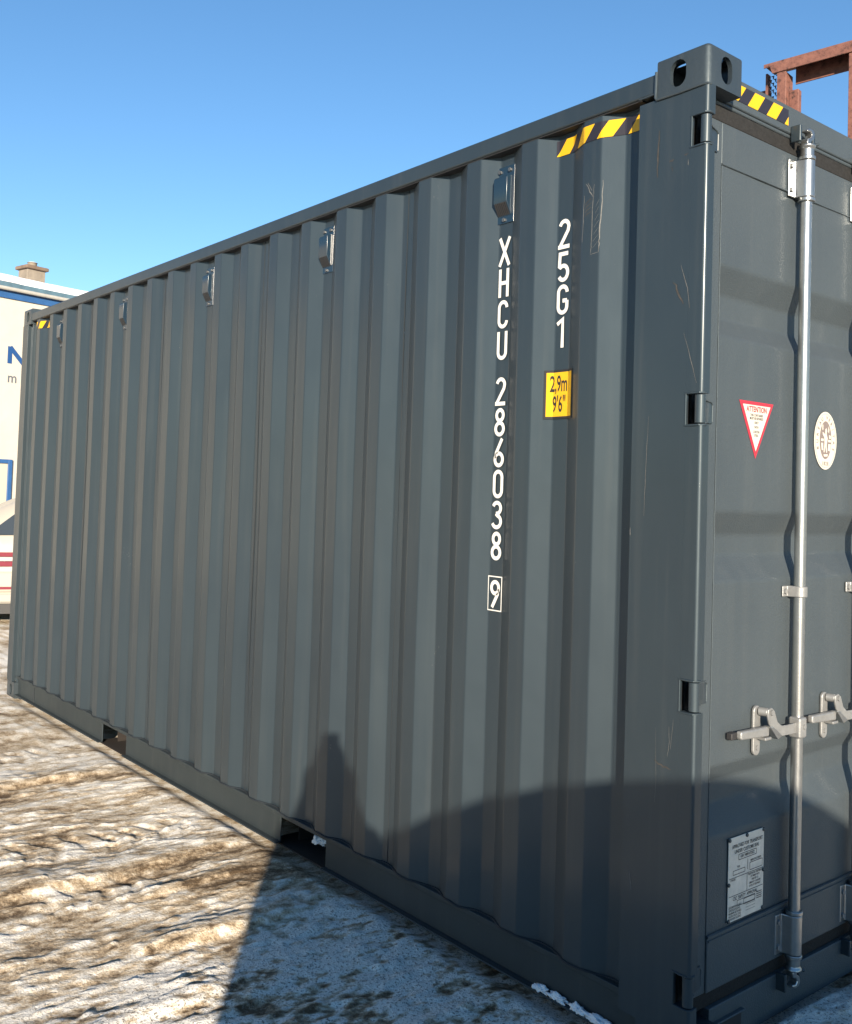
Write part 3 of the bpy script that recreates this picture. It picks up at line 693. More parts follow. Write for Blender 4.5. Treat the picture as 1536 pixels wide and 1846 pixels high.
# child of the door, laid on the red triangle
mb.build('sticker_face', M_CREAM, dl, smooth=0)
mb = MB(); on_door(mb, *text_mesh('ATTENTION', .0235, .84, bold=.02), .354, 1.882, .002); mb.build('sticker_lettering', M_REDTXT, dl, smooth=0)
mb = MB()
for t, z, s_ in (('THIS CONTAINER', 1.8645, .0105), ('MUST BE REPAIRED', 1.8545, .0105), ('ONLY', 1.842, .0105), ('WITH', 1.828, .0105), ('CORTEN', 1.814, .0105), ('STEEL', 1.803, .0105)):
    on_door(mb, *text_mesh(t, s_, .82, bold=.015), .3535, z, .002)
mb.build('sticker_lettering', M_GREYTXT, dl, smooth=0)
oy, oz = .768, 1.813
def ellipse(a, b, n=40): return [(a*math.cos(2*math.pi*i/n), b*math.sin(2*math.pi*i/n)) for i in range(n)]
def ring(a0, b0, a1, b1, n=40): 
    return ellipse(a0, b0, n)+ellipse(a1, b1, n), [(i, (i+1) % n, n+(i+1) % n, n+i) for i in range(n)]
mb = MB(); on_door(mb, ellipse(.073, .096), [tuple(range(40))], oy, oz, .0008); ov = mb.build('oval_emblem', M_CREAM, dl, smooth=0); ov['label'] = 'cream oval inspection emblem beside the locking bar'
mb = MB(); on_door(mb, *ring(.0665, .0895, .0655, .0885), oy, oz, .0014); on_door(mb, ellipse(.0375, .063), [tuple(range(40))], oy, oz+.002, .0014)
for t, a0, a1, rr in (('BUREAU VERITAS', 200, -20, .75), ):
    for i, ch in enumerate(t):
        if ch == ' ': continue
        a = a0+(a1-a0)*i/(len(t)-1); vs, fs = text_mesh(ch, .0175, 1.0, bold=.02); ca, sa = math.cos(R(a)), math.sin(R(a))
        tx, tz_ = .052*ca, .0765*sa; th = math.atan2(sa/.0765, ca/.052)-math.pi/2
        vs = [(tx+p[0]*math.cos(th)-p[1]*math.sin(th), tz_+p[0]*math.sin(th)+p[1]*math.cos(th)) for p in vs]
        on_door(mb, vs, fs, oy, oz, .0014)
on_door(mb, *text_mesh('1828', .018, .95, spacing=1.25, bold=.02), oy, oz-.0765, .0014)
mb.build('emblem_print', M_EMBLEM, dl, smooth=0)
mb = MB()
fig = [[(-.004,.036),(.004,.040),(.008,.030),(.004,.022),(.012,.006),(.006,-.018),(.010,-.040),(.003,-.042),(-.002,-.020),(-.008,-.042),(-.014,-.040),(-.008,-.012),(-.010,.008),(-.020,.018),(-.022,.026),(-.014,.024),(-.004,.018)],
       [(.016,.048),(.022,.036),(.020,.022),(.014,.030)], [(-.030,.004),(-.014,.004),(-.014,-.004),(-.032,-.004)], [(.016,.002),(.033,.002),(.034,-.006),(.015,-.006)],
       [(-.030,-.010),(-.017,-.010),(-.016,-.034),(-.026,-.034)], [(.016,-.012),(.033,-.012),(.029,-.036),(.014,-.034)], [(-.014,-.048),(.014,-.046),(.012,-.054),(-.010,-.055)], [(.020,.018),(.032,.016),(.032,.006),(.021,.006)],
       [(-.024,.048),(-.018,.052),(-.017,.034),(-.023,.032)]]
for pl in fig: on_door(mb, [(p[0]*1.0, p[1]) for p in pl], [tuple(range(len(pl)))], oy, oz+.002, .0020)
mb.build('emblem_figure', M_CREAM, dl, smooth=0)

px_, pz_ = .343, .488
mb = MB(); mb.box(XD+.0004, XD+.003, px_-.094, px_+.094, pz_-.122, pz_+.122); cp = mb.build('data_plate', M_PLATE, dl, bevel=.001)
mb = MB()
def pt(t, u, v, s_, sx=.8, al='CENTER'): on_door(mb, *text_mesh(t, s_, sx, al, bold=.015), px_+u, pz_+v, .0036)
def ln(u0, u1, v0, v1, t=.0009):
    if abs(v0-v1) < 1e-6: mb.add([(XD+.0036, px_+u0, pz_+v0-t), (XD+.0036, px_+u1, pz_+v0-t), (XD+.0036, px_+u1, pz_+v0+t), (XD+.0036, px_+u0, pz_+v0+t)], [(0, 1, 2, 3)])
    else: mb.add([(XD+.0038, px_+u0-t, pz_+v0), (XD+.0038, px_+u0+t, pz_+v0), (XD+.0038, px_+u0+t, pz_+v1), (XD+.0038, px_+u0-t, pz_+v1)], [(0, 1, 2, 3)])
def frame(u0, u1, v0, v1): ln(u0, u1, v0, v0); ln(u0, u1, v1, v1); ln(u0, u0, v0, v1); ln(u1, u1, v0, v1)
pt('APPROVED FOR TRANSPORT', .004, .094, .0155); pt('UNDER CUSTOMS SEAL', .002, .078, .0155)
frame(-.042, .052, .052, .068); pt('GB/C 4808 07/2022', .005, .060, .0115)
ln(.006, .006, .015, .046); pt('TYPE', -.042, .032, .009); frame(-.07, -.008, .012, .024); pt('MANUFACTURED', .05, .038, .009); frame(.018, .085, .010, .032)
ln(-.09, .09, .004, .004); ln(.004, .004, -.046, .003); pt('OWNER', -.07, -.002, .009)
for k, t in enumerate(('PRESERVATIVE TREATMENT', 'OF TIMBER PARTS', 'TREATED TO', 'IMMUNITY  BASILEUM', 'DATE OF TREATMENT')): pt(t, .047, -.002-.009*k, .0085, .72)
ln(-.09, .09, -.048, -.048); pt('CSC  SAFETY  APPROVAL', -.004, -.058, .0145)
frame(-.046, .048, -.082, -.066); frame(-.012, .048, -.084, -.068)
for k, t in enumerate(('DATE MANUFACTURED', 'IDENTIFICATION NO.', 'MAXIMUM GROSS MASS', 'ALLOW. STACK. LOAD', 'TRANSVERSE RACKING')): pt(t, -.089, -.080-.0085*k, .0085, .72, 'LEFT')
for k in range(3): ln(.0, .05, -.088-.0085*k, -.088-.0085*k, .0005)
for k in range(4): ln(.056, .085, -.064-.006*k, -.064-.006*k, .0013)
mb.build('plate_lettering', M_GREYTXT, dl, smooth=0)
for u, v in ((-.090, .117), (0, .117), (.090, .117), (-.090, -.117), (.090, -.117), (-.091, -.012), (.091, -.004)):
    mb = MB(); mb.tube([(XD+.003, px_+u, pz_+v), (XD+.006, px_+u, pz_+v), (XD+.0075, px_+u, pz_+v)], [.0062, .0055, .003], 10); mb.build('rivet', M_PAINT, dl)

# -- hazard tape
def tape(pts3, z0, z1, name, parent, flip=False):
    """pts3: list of (x,y) outline points, strip between z0 and z1, uv in metres"""
    mb = MB(); n = len(pts3); s = [0]
    for a, b in zip(pts3[:-1], pts3[1:]): s.append(s[-1]+math.hypot(b[0]-a[0], b[1]-a[1]))
    mb.add([(p[0], p[1], z0) for p in pts3]+[(p[0], p[1], z1) for p in pts3], [(i, i+1, n+i+1, n+i) for i in range(n-1)])
    o = mb.build(name, M_TAPE, parent, smooth=0); me = o.data
    uvl = me.uv_layers.new(name='UVMap')
    for lp in me.loops:
        i = lp.vertex_index; uvl.data[lp.index].uv = (s[i % n], 0 if i < n else z1-z0)
    return o
near = [(x, y-.0022) for x, y in rounded(wall_profile(-.262, -.612))][::-1]
t1 = tape(near, 2.726, 2.778, 'hazard_tape', cont)
far = [(x, y-.0022) for x, y in rounded(wall_profile(-5.50, -5.83))][::-1]
t2 = tape(far, 2.726, 2.778, 'hazard_tape', cont)
t3 = tape([(-.0465, .166), (-.0465, .500)], 2.800, 2.850, 'hazard_tape', cont)
# -- stencilled identification on the recessed flats
def side_place(xc, zc, off=.0018): return lambda u, v, d: (xc+u, YI-off-d, zc+v)
def stencil(ch, x, z, h_, place):
    mb = MB(); glyph(mb, ch, x, z, h_, .0132, place); return mb.build('stencilled_character', M_WHITE, cont, smooth=0)
for i, ch in enumerate('25G1'): stencil(ch, -.026, 2.412-.1085*i-2.1, .100, lambda u, v, d: (-.573+u, YI-.0022-d, 2.1+v))
PL = lambda u, v, d: (-.853+u, YI-.0022-d, 2.1+v)
for i, ch in enumerate('XHCU'): stencil(ch, -.026, 2.402-.1105*i-2.1, .100, PL)
for i, ch in enumerate('286038'): stencil(ch, -.026, 1.910-.1075*i-2.1, .100, PL)
stencil('9', -.024, 1.210-2.1, .095, PL)
mb = MB()
strokes(mb, [(-.033, 1.200-2.1), (.033, 1.200-2.1), (.033, 1.3165-2.1), (-.033, 1.3165-2.1)], .004, True, PL, .0004)
mb.build('check_digit_frame', M_WHITE, cont, smooth=0)

# -- yellow height sticker folding round the corrugation
def corr(x): 
    for (a, da), (b, db) in zip(SP[:-1], SP[1:]):
        if b <= x <= a: return da+(db-da)*(a-x)/(a-b+1e-9)
    return YI
SP = wall_profile(-.3, -1.2)
def wrap(mb, x0, x1, z0, z1, off):
    xs = sorted({x0, x1} | {x for x, _ in SP if x0 < x < x1})
    n = len(xs); mb.add([(x, corr(x)-off, z0) for x in xs]+[(x, corr(x)-off, z1) for x in xs], [(i, i+1, n+i+1, n+i) for i in range(n-1)])
mb = MB(); wrap(mb, -.633, -.512, 1.853, 2.014, .0018); o = mb.build('height_sticker', M_BLACK, cont, smooth=0); o['label'] = 'yellow height sticker with black border'
mb = MB(); wrap(mb, -.625, -.516, 1.861, 2.006, .0024); mb.build('sticker_face', M_YELLOW, cont, smooth=0)
mb = MB()
for t, xc, zc, s_ in (('2,9m', -.5775, 1.966, .074), ("9'6''", -.576, 1.899, .074)):
    vs, fs = text_mesh(t, s_, .50, bold=.016); mb.add([(xc+p[0], corr(xc+p[0])-.0032, zc+p[1]) for p in vs], fs)
mb.build('sticker_lettering', M_BLACK, cont, smooth=0)

# -- ventilators in the recesses under the top rail
def ventilator(xc):
    zc = 2.655
    b = MB(); b.box(xc-.044, xc+.041, YI-.004, YI-.0012, zc-.103, zc+.100)
    v = b.build('ventilator', M_VENT, cont, bevel=.0012)
    h = MB(); pr_ = [(YI-.0042, zc+.064), (YI-.025, zc+.058), (YI-.030, zc+.050), (YI-.030, zc-.030), (YI-.0042, zc-.078)]
    h.prism(pr_, xc-.036, xc+.030, 'x'); h.build('vent_hood', M_VENT, v, bevel=.0012)
    g = MB(); a = Vector((0, YI-.030, zc-.030)); c = Vector((0, YI-.0042, zc-.078)); n_ = Vector((0, -.048, -.0258)).normalized()
    for i in range(8):
        for j in range(7):
            p = a+(c-a)*(.10+.80*(i+.5)/8); x = xc-.033+.059*(j+.5)/7; t = (c-a).normalized()
            q = [Vector((x+sx*.0034, 0, 0))+p+t*sy*.0030+n_*.0012 for sx, sy in ((-1, -1), (1, -1), (1, 1), (-1, 1))]
            g.add(q, [(0, 1, 2, 3)])
    g.build('vent_grille', M_RUBBER, v, smooth=0)
    for sx, sz in ((-.030, .083), (.020, .083), (-.004, -.091)):
        s = MB(); s.tube([(xc+sx, YI-.004, zc+sz), (xc+sx, YI-.010, zc+sz)], .0075, 6); s.build('screw', M_SCREW, v)
for k in (1, 5, 9, 13, 17): ventilator(-.5745-PITCH*(k))

# -- scrapes on the near panel and post
def scrape(pts, wd, y, m, parent):
    mb = MB(); P = [Vector((p[0], p[1])) for p in pts]; rs = random.Random(int(abs(pts[0][0]*1e4)))
    Q = []
    for a, b in zip(P[:-1], P[1:]):
        for t in (0, .2, .4, .6, .8): Q.append(a+(b-a)*t+Vector((rs.uniform(-1, 1), rs.uniform(-1, 1)))*wd*.22)
    Q.append(P[-1]); n = len(Q); vs = []
    for sgn in (-1, 1):
        for i, q in enumerate(Q):
            t = (Q[min(i+1, n-1)]-Q[max(i-1, 0)]).normalized(); nn_ = Vector((-t.y, t.x)); k = wd*.27*(.35+.65*math.sin(math.pi*(i+.3)/(n)))*rs.uniform(.6, 1.2)
            r_ = q+nn_*k*sgn; yy = (corr(r_.x) if y is None else y)-.0009; vs.append((r_.x, yy, r_.y))
    mb.add(vs, [(i, i+1, n+i+1, n+i) for i in range(n-1)]); mb.build('scratch', m, parent, smooth=0)
SP = wall_profile(-.23, -1.5)
for pts, wd in (([(-.387, 2.592), (-.389, 2.513), (-.395, 2.409), (-.396, 2.365)], .006), ([(-.420, 2.585), (-.424, 2.507), (-.425, 2.401), (-.428, 2.362)], .005), ([(-.460, 2.555), (-.461, 2.488), (-.464, 2.408)], .0045),
                ([(-.452, 2.592), (-.424, 2.545)], .006), ([(-.446, 2.594), (-.428, 2.565)], .004), ([(-.428, 2.362), (-.397, 2.365)], .003)):
    scrape(pts, wd, None, M_SCRATCH, cont)
for k in range(7): scrape([(-.423+.002*k, 2.38+.022*k), (-.398, 2.40+.022*k)], .0022, None, M_SCRATCH, cont)
for k in range(4): scrape([(-.458, 2.49+.012*k), (-.430, 2.50+.014*k)], .006, None, M_RUSTMARK, cont)
for pts, wd, m_ in (([(-.166, 2.684), (-.168, 2.618), (-.168, 2.544)], .010, M_RUSTMARK), ([(-.127, 2.58), (-.112, 2.583)], .008, M_RUSTMARK), ([(-.075, 2.587), (-.062, 2.59)], .007, M_RUSTMARK), ([(-.118, 2.565), (-.116, 2.55)], .004, M_RUSTMARK), ([(-.062, 2.572), (-.061, 2.555)], .004, M_SCRATCH),
                    ([(-.102, 2.225), (-.085, 2.19), (-.068, 2.157)], .013, M_RUSTMARK), ([(-.079, 2.27), (-.054, 2.199), (-.047, 2.143)], .003, M_SCRATCH), ([(-.064, 2.074), (-.04, 2.0), (-.018, 1.928)], .003, M_SCRATCH),
                    ([(-.180, 1.842), (-.186, 1.70), (-.189, 1.55)], .0028, M_SCRATCH), ([(-.085, .961), (-.082, .92), (-.088, .877)], .003, M_SCRATCH), ([(-.070, .985), (-.078, .90)], .0022, M_SCRATCH), ([(-.13, .95), (-.125, .80), (-.128, .74)], .0018, M_SCRATCH),
                    ([(-.132, .858), (-.105, .848), (-.074, .843)], .010, M_RUSTMARK), ([(-.211, .522), (-.207, .50), (-.203, .469)], .005, M_SCRATCH), ([(-.237, 1.515), (-.2375, 1.491)], .005, M_SCRATCH)):
    scrape(pts, wd, 0.0, m_, cont)

# ------------------------------------------------------------------ snow left on the container
def lump(name, loc, size, seed, label, group):
    bm = bmesh.new(); bmesh.ops.create_icosphere(bm, subdivisions=4, radius=1)
    rs = random.Random(seed); ph = [rs.uniform(0, 6) for _ in range(9)]
    for v in bm.verts:
        c = v.co; k = 1+.30*math.sin(c.x*3.1+ph[0])*math.sin(c.y*4+ph[1])+.25*math.sin(c.x*7+ph[2])*math.cos(c.z*6+ph[3])+.16*math.sin(c.y*13+ph[4])*math.sin(c.x*15+ph[5])+.10*math.sin(c.z*23+ph[6])*math.sin(c.x*27+ph[7])+rs.uniform(-.05, .05)
        v.co = Vector((c.x*size[0]*k, c.y*size[1]*k, max(c.z, -.45)*size[2]*k))
    me = bpy.data.meshes.new(name); bm.to_mesh(me); bm.free(); me.materials.append(M_SNOW); me.polygons.foreach_set('use_smooth', [True]*len(me.polygons))
    o = bpy.data.objects.new(name, me); COL.objects.link(o); o.location = loc; tag(o, label, 'snow', group); return o
for i, (x, sx, lb) in enumerate(((-.560, .030, 'smallest thin snow lump on the lower rail, farthest from the door end'), (-.490, .038, 'flat snow lump on the lower rail, second from the left'),
                                 (-.405, .030, 'round snow lump on the lower rail, third from the left'), (-.318, .052, 'longest snow lump on the lower rail, nearest the door end'))):
    lump('snow_lump', (x, .016, .041), (sx, .013, .013), 5+i, lb, 'snow lumps on the lower rail')
lump('snow_lump', (-1.935, .085, .092), (.030, .022, .022), 31, 'white snow clump stuck inside the nearer forklift pocket', 'snow in the forklift pocket')
lump('snow_lump', (-1.885, .078, .102), (.013, .011, .010), 32, 'tiny snow crumb beside the clump in the nearer forklift pocket', 'snow in the forklift pocket')

# ------------------------------------------------------------------ cream building behind the far end
M_PLASTER = mat('cream_plaster', (0.46, 0.43, 0.375), 0.8, var=0.05, vscale=3, bump=0.3, bscale=40)
M_BLUE = mat('blue_fascia', (0.022, 0.085, 0.23), 0.5, var=0.12, vscale=6)
M_BLUEG = mat('faded_blue_sheet', (0.08, 0.14, 0.18), 0.5, var=0.25, vscale=5)
M_GUTTER = mat('pale_gutter', (0.36, 0.35, 0.32), 0.5, var=0.1, vscale=10)
M_BLUEL = mat('blue_lettering', (0.012, 0.06, 0.19), 0.5)
M_GREYL = mat('grey_lettering', (0.10, 0.11, 0.13), 0.5)
M_GLASS = mat('window_glass', (0.04, 0.05, 0.06), 0.05, spec=0.8)
M_BRICK = mat('weathered_brick', (0.20, 0.17, 0.135), 0.85, var=0.3, vscale=4, bump=0.5, bscale=30)
M_CONC = mat('concrete_cap', (0.15, 0.105, 0.075), 0.85, var=0.3, vscale=5)
BA = R(102.7)
bld = empty('workshop_building', (-17.646, 3.12, 0), BA); tag(bld, 'cream rendered building with blue eaves and snow covered roof behind the far end', 'building')
# local: +x along the wall (to the right as seen), +y away from the yard
mb = MB(); mb.box(-14, 16, 0, 12, -.1, 5.22); mb.build('wall', M_PLASTER, bld, smooth=0)
mb = MB(); mb.box(-14.2, 16.2, -.035, -.002, 5.075, 5.235); mb.build('fascia_board', M_BLUE, bld, bevel=.004)
mb = MB(); mb.tube([(-14.3, -.10, 5.255), (16.3, -.10, 5.235)], .038, 10); mb.build('gutter', M_GUTTER, bld)
rf = MB(); rf.prism([(-.12, 5.27), (-.10, 5.365), (6.0, 5.99), (12.1, 5.365), (12.1, 5.27)], -14.25, 16.25, 'x'); roof = rf.build('roof', M_BLUEG, bld, smooth=0)
# snow blanket with ragged lower edge
nx, ny = 240, 14; vs, fs = [], []
for i in range(nx+1):
    x = -14.2+30.4*i/nx; e0 = .0+.09*vnoise(np.array([x*1.3]), np.array([.5]), 4)[0]+.07*vnoise(np.array([x*5.3]), np.array([.5]), 6)[0]
    for j in range(ny+1):
        t = (j/ny)**2.5; y = -.10+e0+(6.1-e0)*t; th = .15*sst(0, .012, t)+.02*vnoise(np.array([x*2.]), np.array([y*2]), 8)[0]
        vs.append((x, y, 5.366+(y+.10)*.1033+th))
for i in range(nx):
    for j in range(ny): a = i*(ny+1)+j; fs.append((a, a+ny+1, a+ny+2, a+1))
mb = MB(); mb.add(vs, fs); sb = mb.build('roof_snow', M_SNOW, bld, smooth=60)
# lettering
mb = MB(); glyph(mb, 'N', .13, 3.85, .325, .09, lambda u, v, d: (u, -.006-d, v), 1.6); mb.build('wall_lettering', M_BLUEL, bld, smooth=0)
mb = MB(); vs_, fs_ = text_mesh('m', .27, .95, 'LEFT', bold=.012); mb.add([(.13+p[0], -.005, 3.575+p[1]) for p in vs_], fs_); mb.build('wall_lettering', M_GREYL, bld, smooth=0)
# window
wn = MB()
x0, x1, z0, z1 = -1.35, .290, .75, 2.03
for a in ((x0, x0+.075, z0, z1), (x1-.075, x1, z0, z1), (x0+.0755, x1-.0755, z1-.075, z1), (x0+.0755, x1-.0755, z0, z0+.075), (-.565, -.495, z0+.0755, z1-.0755)):
    wn.box(a[0], a[1], -.05, .0, a[2], a[3])
wno = wn.build('window', M_BLUE, bld, bevel=.004)
M_SHUT = mat('window_blind', (0.42, 0.39, 0.33), 0.7)
mb = MB(); mb.box(x0+.06, -.53, -.020, -.004, z0+.06, z1-.06); mb.build('pane', M_SHUT, wno)
mb = MB(); mb.box(-.53, x1-.06, -.020, -.004, z0+.06, z1-.06); mb.build('pane', M_SHUT, wno)
mb = MB(); mb.box(x0-.05, x1+.05, -.10, -.0, z0-.06, z0-.002); mb.build('sill', M_GUTTER, wno, bevel=.005)
# chimney set back on the roof
cx, cy = 2.212, 2.94
mb = MB(); mb.box(1.998, 2.427, 2.75, 3.13, 5.6, 6.375); ch = mb.build('chimney', M_BRICK, bld, bevel=.006)
mb = MB(); mb.box(1.94, 2.485, 2.69, 3.19, 6.377, 6.46); mb.build('chimney_cap', M_CONC, ch, bevel=.02)
mb = MB(); mb.tube([(cx, cy, 6.461), (cx, cy, 6.54), (cx, cy, 6.56)], [.105, .10, .115], 14); mb.build('chimney_pot', M_BRICK, ch)
mb = MB(); mb.tube([(cx, cy, 6.561), (cx, cy, 6.575), (cx, cy, 6.585)], [.10, .08, .03], 14); mb.build('pot_snow', M_SNOW, ch)

# ------------------------------------------------------------------ cars
M_TYRE = mat('tyre', (0.02, 0.02, 0.021), 0.8); M_RIM = mat('rim', (0.45, 0.45, 0.46), 0.35, metal=0.8)
M_TAIL = mat('tail_light', (0.17, 0.03, 0.045), 0.2); M_TAILW = mat('tail_light_clear', (0.42, 0.36, 0.36), 0.15)
M_TRIM = mat('dark_trim', (0.025, 0.025, 0.027), 0.6); M_TRIMG = mat('grey_trim', (0.30, 0.28, 0.25), 0.6)
def car(name, loc, rz, paint, label, Hc=1.50, Lc=4.3, hw=.9):
    """local +y is the driving direction, the tailgate at y=0; x across"""
    root = empty(name, loc, rz); tag(root, label, 'car')
    k = Hc/1.5
    st = [(0.00, .52, .86, .93), (.03, .55, 1.02*k, .97), (.10, .50, 1.10*k, .99), (.22, .50, 1.30*k, 1), (.36, .5, 1.455*k, 1), (.60, .5, 1.5*k, 1), (1.4, .5, 1.51*k, 1), (2.2, .5, 1.48*k, 1), (2.55, .5, 1.40*k, 1), (3.05, .5, 1.10*k, 1), (3.3, .5, 1.0*k, 1), (4.0, .5, .88*k, .97), (4.2, .5, .74*k, .90), (Lc, .5, .62, .80)]
    vs, fs = [], []; n = None
    for y, _, zt, ws in st:
        h_ = hw*ws; gh = max(0, zt-.98)     # greenhouse height above the belt
        zb = min(.98, zt-.05)
        half = [(0, .24), (h_*.86, .24), (h_*.955, .34), (h_*.995, .55), (h_, .72), (h_*.985, zb-.05), (h_*.955, zb)]
        ts = (.845, .80, .745, .69, .633, .55, .455, .36, .25, .13, 0)
        if gh > .02: half += [(h_*t, zt-min(.262, gh*.8)*(t/.845)**2.2) for t in ts]
        else: half += [(h_*t, zt-.03*(t/.9)**2) for t in ts]
        ringp = half+[(-x, z) for x, z in half[::-1][1:-1]]
        n = len(ringp); vs += [(x, y, z) for x, z in ringp]
    for i in range(len(st)-1):
        for j in range(n): fs.append((i*n+j, i*n+(j+1) % n, (i+1)*n+(j+1) % n, (i+1)*n+j))
    fs += [tuple(range(n))[::-1], tuple(range((len(st)-1)*n, len(st)*n))]
    mb = MB(); mb.add(vs, fs); mb.build('body', paint, root, smooth=40)
    # tailgate glass leaning with the body, side glass, windscreen
    def rear_y(z): return float(np.interp(z/k, [.86/k, 1.02, 1.10, 1.30, 1.455], [0, .03, .10, .22, .36]))
    za, zb_ = 1.03*k, 1.40*k
    mb = MB(); mb.add([(-.70, rear_y(za)-.012, za), (.70, rear_y(za)-.012, za), (.50, rear_y(1.2*k)-.016, 1.2*k), (.26, rear_y(zb_)-.012, zb_), (-.26, rear_y(zb_)-.012, zb_), (-.50, rear_y(1.2*k)-.016, 1.2*k)], [(0, 1, 2, 5), (5, 2, 3, 4)]); mb.build('rear_window', M_GLASS, root, smooth=0)
    for sx in (-1, 1):
        for a, b in ((.50, 1.30), (1.36, 2.15), (2.20, 2.75)):
            zt = Hc-.30 if b < 2.5 else Hc-.38
            mb = MB(); mb.add([(sx*(hw*.958), a, 1.0), (sx*(hw*.958), b, 1.0), (sx*hw*.86, b-(.25 if b > 2.5 else 0), zt), (sx*hw*.86, a+(.16 if a < .6 else 0), zt)], [(0, 1, 2, 3)]); mb.build('side_window', M_GLASS, root, smooth=0)
        # tail lights: red, clear, red
        for z0, z1, m_ in ((.765, .815, M_TAIL), (.715, .763, M_TAILW), (.655, .713, M_TAIL)):
            mb = MB(); a, b = sorted((sx*.34, sx*hw*.965)); mb.box(a, b, -.022, .10, z0, z1); mb.build('tail_light', m_, root, bevel=.008)
        mb = MB(); a, b = sorted((sx*.38, sx*.80)); mb.box(a, b, -.032, .02, .40, .43); mb.build('reflector', M_TAIL, root)
        for y in (.75, 3.4):
            mb = MB(); mb.tube([(sx*(hw-.22), y, .32), (sx*(hw-.21), y, .32), (sx*(hw-.02), y, .32), (sx*(hw-.005), y, .32)], [.29, .325, .325, .29], 24); wh = mb.build('wheel', M_TYRE, root)
            mb = MB(); mb.tube([(sx*(hw-.03), y, .32), (sx*(hw+.002), y, .32)], .21, 20); mb.build('rim', M_RIM, wh)
            mb = MB(); mb.tube([(sx*(hw-.08), y, .32), (sx*(hw-.012), y, .32)], .37, 24); mb.build('wheel_arch', M_TRIM, root)
        mb = MB(); a, b = sorted((sx*.45, sx*.85)); mb.box(a, b, Lc-.16, Lc-.02, .58, .68); mb.build('headlight', M_TAILW, root, bevel=.02)
    mb = MB(); mb.box(-hw*.93, hw*.93, -.025, .20, .36, .60); mb.build('bumper', paint, root, bevel=.03)
    mb = MB(); mb.box(-hw*.90, hw*.90, -.02, .25, .245, .352); mb.build('lower_bumper', M_TRIMG, root, bevel=.02)
    mb = MB(); mb.box(-hw*.80, hw*.80, .03, 3.9, .12, .238); mb.build('underbody', M_TRIM, root)
    mb = MB(); mb.box(-.26, .26, -.014, .05, .72, .83); mb.build('number_plate_panel', M_TRIMG, root, bevel=.01)
    return root
M_CARW = mat('white_car_paint', (0.36, 0.335, 0.29), 0.25, spec=0.6); M_CARS = mat('silver_car_paint', (0.30, 0.31, 0.33), 0.3, metal=0.6)
az = R(163.6); d_ = Vector((math.cos(az), math.sin(az)))
rt_ = Vector((d_.y, -d_.x))
p_ = Vector((CAM.x, CAM.y))+d_*12.0+rt_*.50
car('parked_car', (p_.x, p_.y, -.01), az-math.pi/2, M_CARW, 'white hatchback seen from behind at the left edge', Hc=1.47)

# ------------------------------------------------------------------ what stands behind the photographer (only its shadow is seen)
sh = Vector((0.825, -0.566)); rl = Vector((0.566, 0.825))           # towards the sun; to the right of it
q = Vector((CAM.x, CAM.y))+rl*1.07+sh*1.0
car('sport_utility_car', (q.x, q.y, -.01), math.atan2(-sh.x, sh.y), M_CARS, 'silver car parked behind the photographer', Hc=1.905, hw=1.0)

# the photographer holding up a telephone
M_COAT = mat('dark_coat', (0.03, 0.032, 0.04), 0.85); M_SKIN = mat('skin', (0.50, 0.32, 0.24), 0.55); M_TROU = mat('trousers', (0.03, 0.035, 0.05), 0.85); M_CAP = mat('knitted_cap', (0.05, 0.05, 0.055), 0.9)
pr = empty('person', (CAM.x+sh.x*.42, CAM.y+sh.y*.42, 0), math.atan2(rl.y, rl.x)); tag(pr, 'person in a dark winter coat raising a phone in both hands', 'person')
def skin(name, verts, edges, m, parent, root=0, sub=2):
    me = bpy.data.meshes.new(name); me.from_pydata([v[:3] for v in verts], edges, []); o = bpy.data.objects.new(name, me); COL.objects.link(o); o.parent = parent
    me.materials.append(m); mod = o.modifiers.new('skin', 'SKIN'); mod.use_smooth_shade = True
    for i, v in enumerate(verts):
        rr = v[3]; me.skin_vertices[0].data[i].radius = rr if isinstance(rr, tuple) else (rr, rr); me.skin_vertices[0].data[i].use_root = (i == root)
    s = o.modifiers.new('sub', 'SUBSURF'); s.levels = sub; s.render_levels = sub
    return o
vb = [(0, 0, .88, (.17, .14)), (0, .01, 1.08, (.19, .15)), (0, .02, 1.26, (.20, .14)), (0, .04, 1.35, .075), (0, .07, 1.42, .075), (0, .09, 1.47, (.095, .10)), (0, .10, 1.52, (.085, .09))]
eb = [(0, 1), (1, 2), (2, 3), (3, 4), (4, 5), (5, 6)]
for s in (-1, 1):
    o_ = len(vb)
    vb += [(s*.17, .02, 1.29, .085), (s*.205, .14, 1.05, .066), (s*.095, .29, 1.33, .046), (s*.048, .375, 1.50, .034)]
    eb += [(2, o_), (o_, o_+1), (o_+1, o_+2), (o_+2, o_+3)]
    o_ = len(vb)
    vb += [(s*.10, 0, .80, .105), (s*.11, .02, .47, .078), (s*.115, -.02, .10, .055), (s*.12, .10, .045, .045)]
    eb += [(0, o_), (o_, o_+1), (o_+1, o_+2), (o_+2, o_+3)]
skin('body', vb, eb, M_COAT, pr)
cb = MB(); rings = ((1.49, .10, .10), (1.44, .115, .10), (1.39, .12, .10), (1.345, .15, .11), (1.30, .215, .13), (1.22, .245, .16), (1.10, .275, .18), (.95, .300, .19), (.80, .325, .20), (.66, .345, .21))
cv = [(a*math.cos(2*math.pi*i/28), .02+b*math.sin(2*math.pi*i/28), z) for z, a, b in rings for i in range(28)]
cb.add(cv, [(j*28+i, j*28+(i+1) % 28, (j+1)*28+(i+1) % 28, (j+1)*28+i) for j in range(len(rings)-1) for i in range(28)]+[tuple(range(28))]); cb.build('coat', M_COAT, pr)
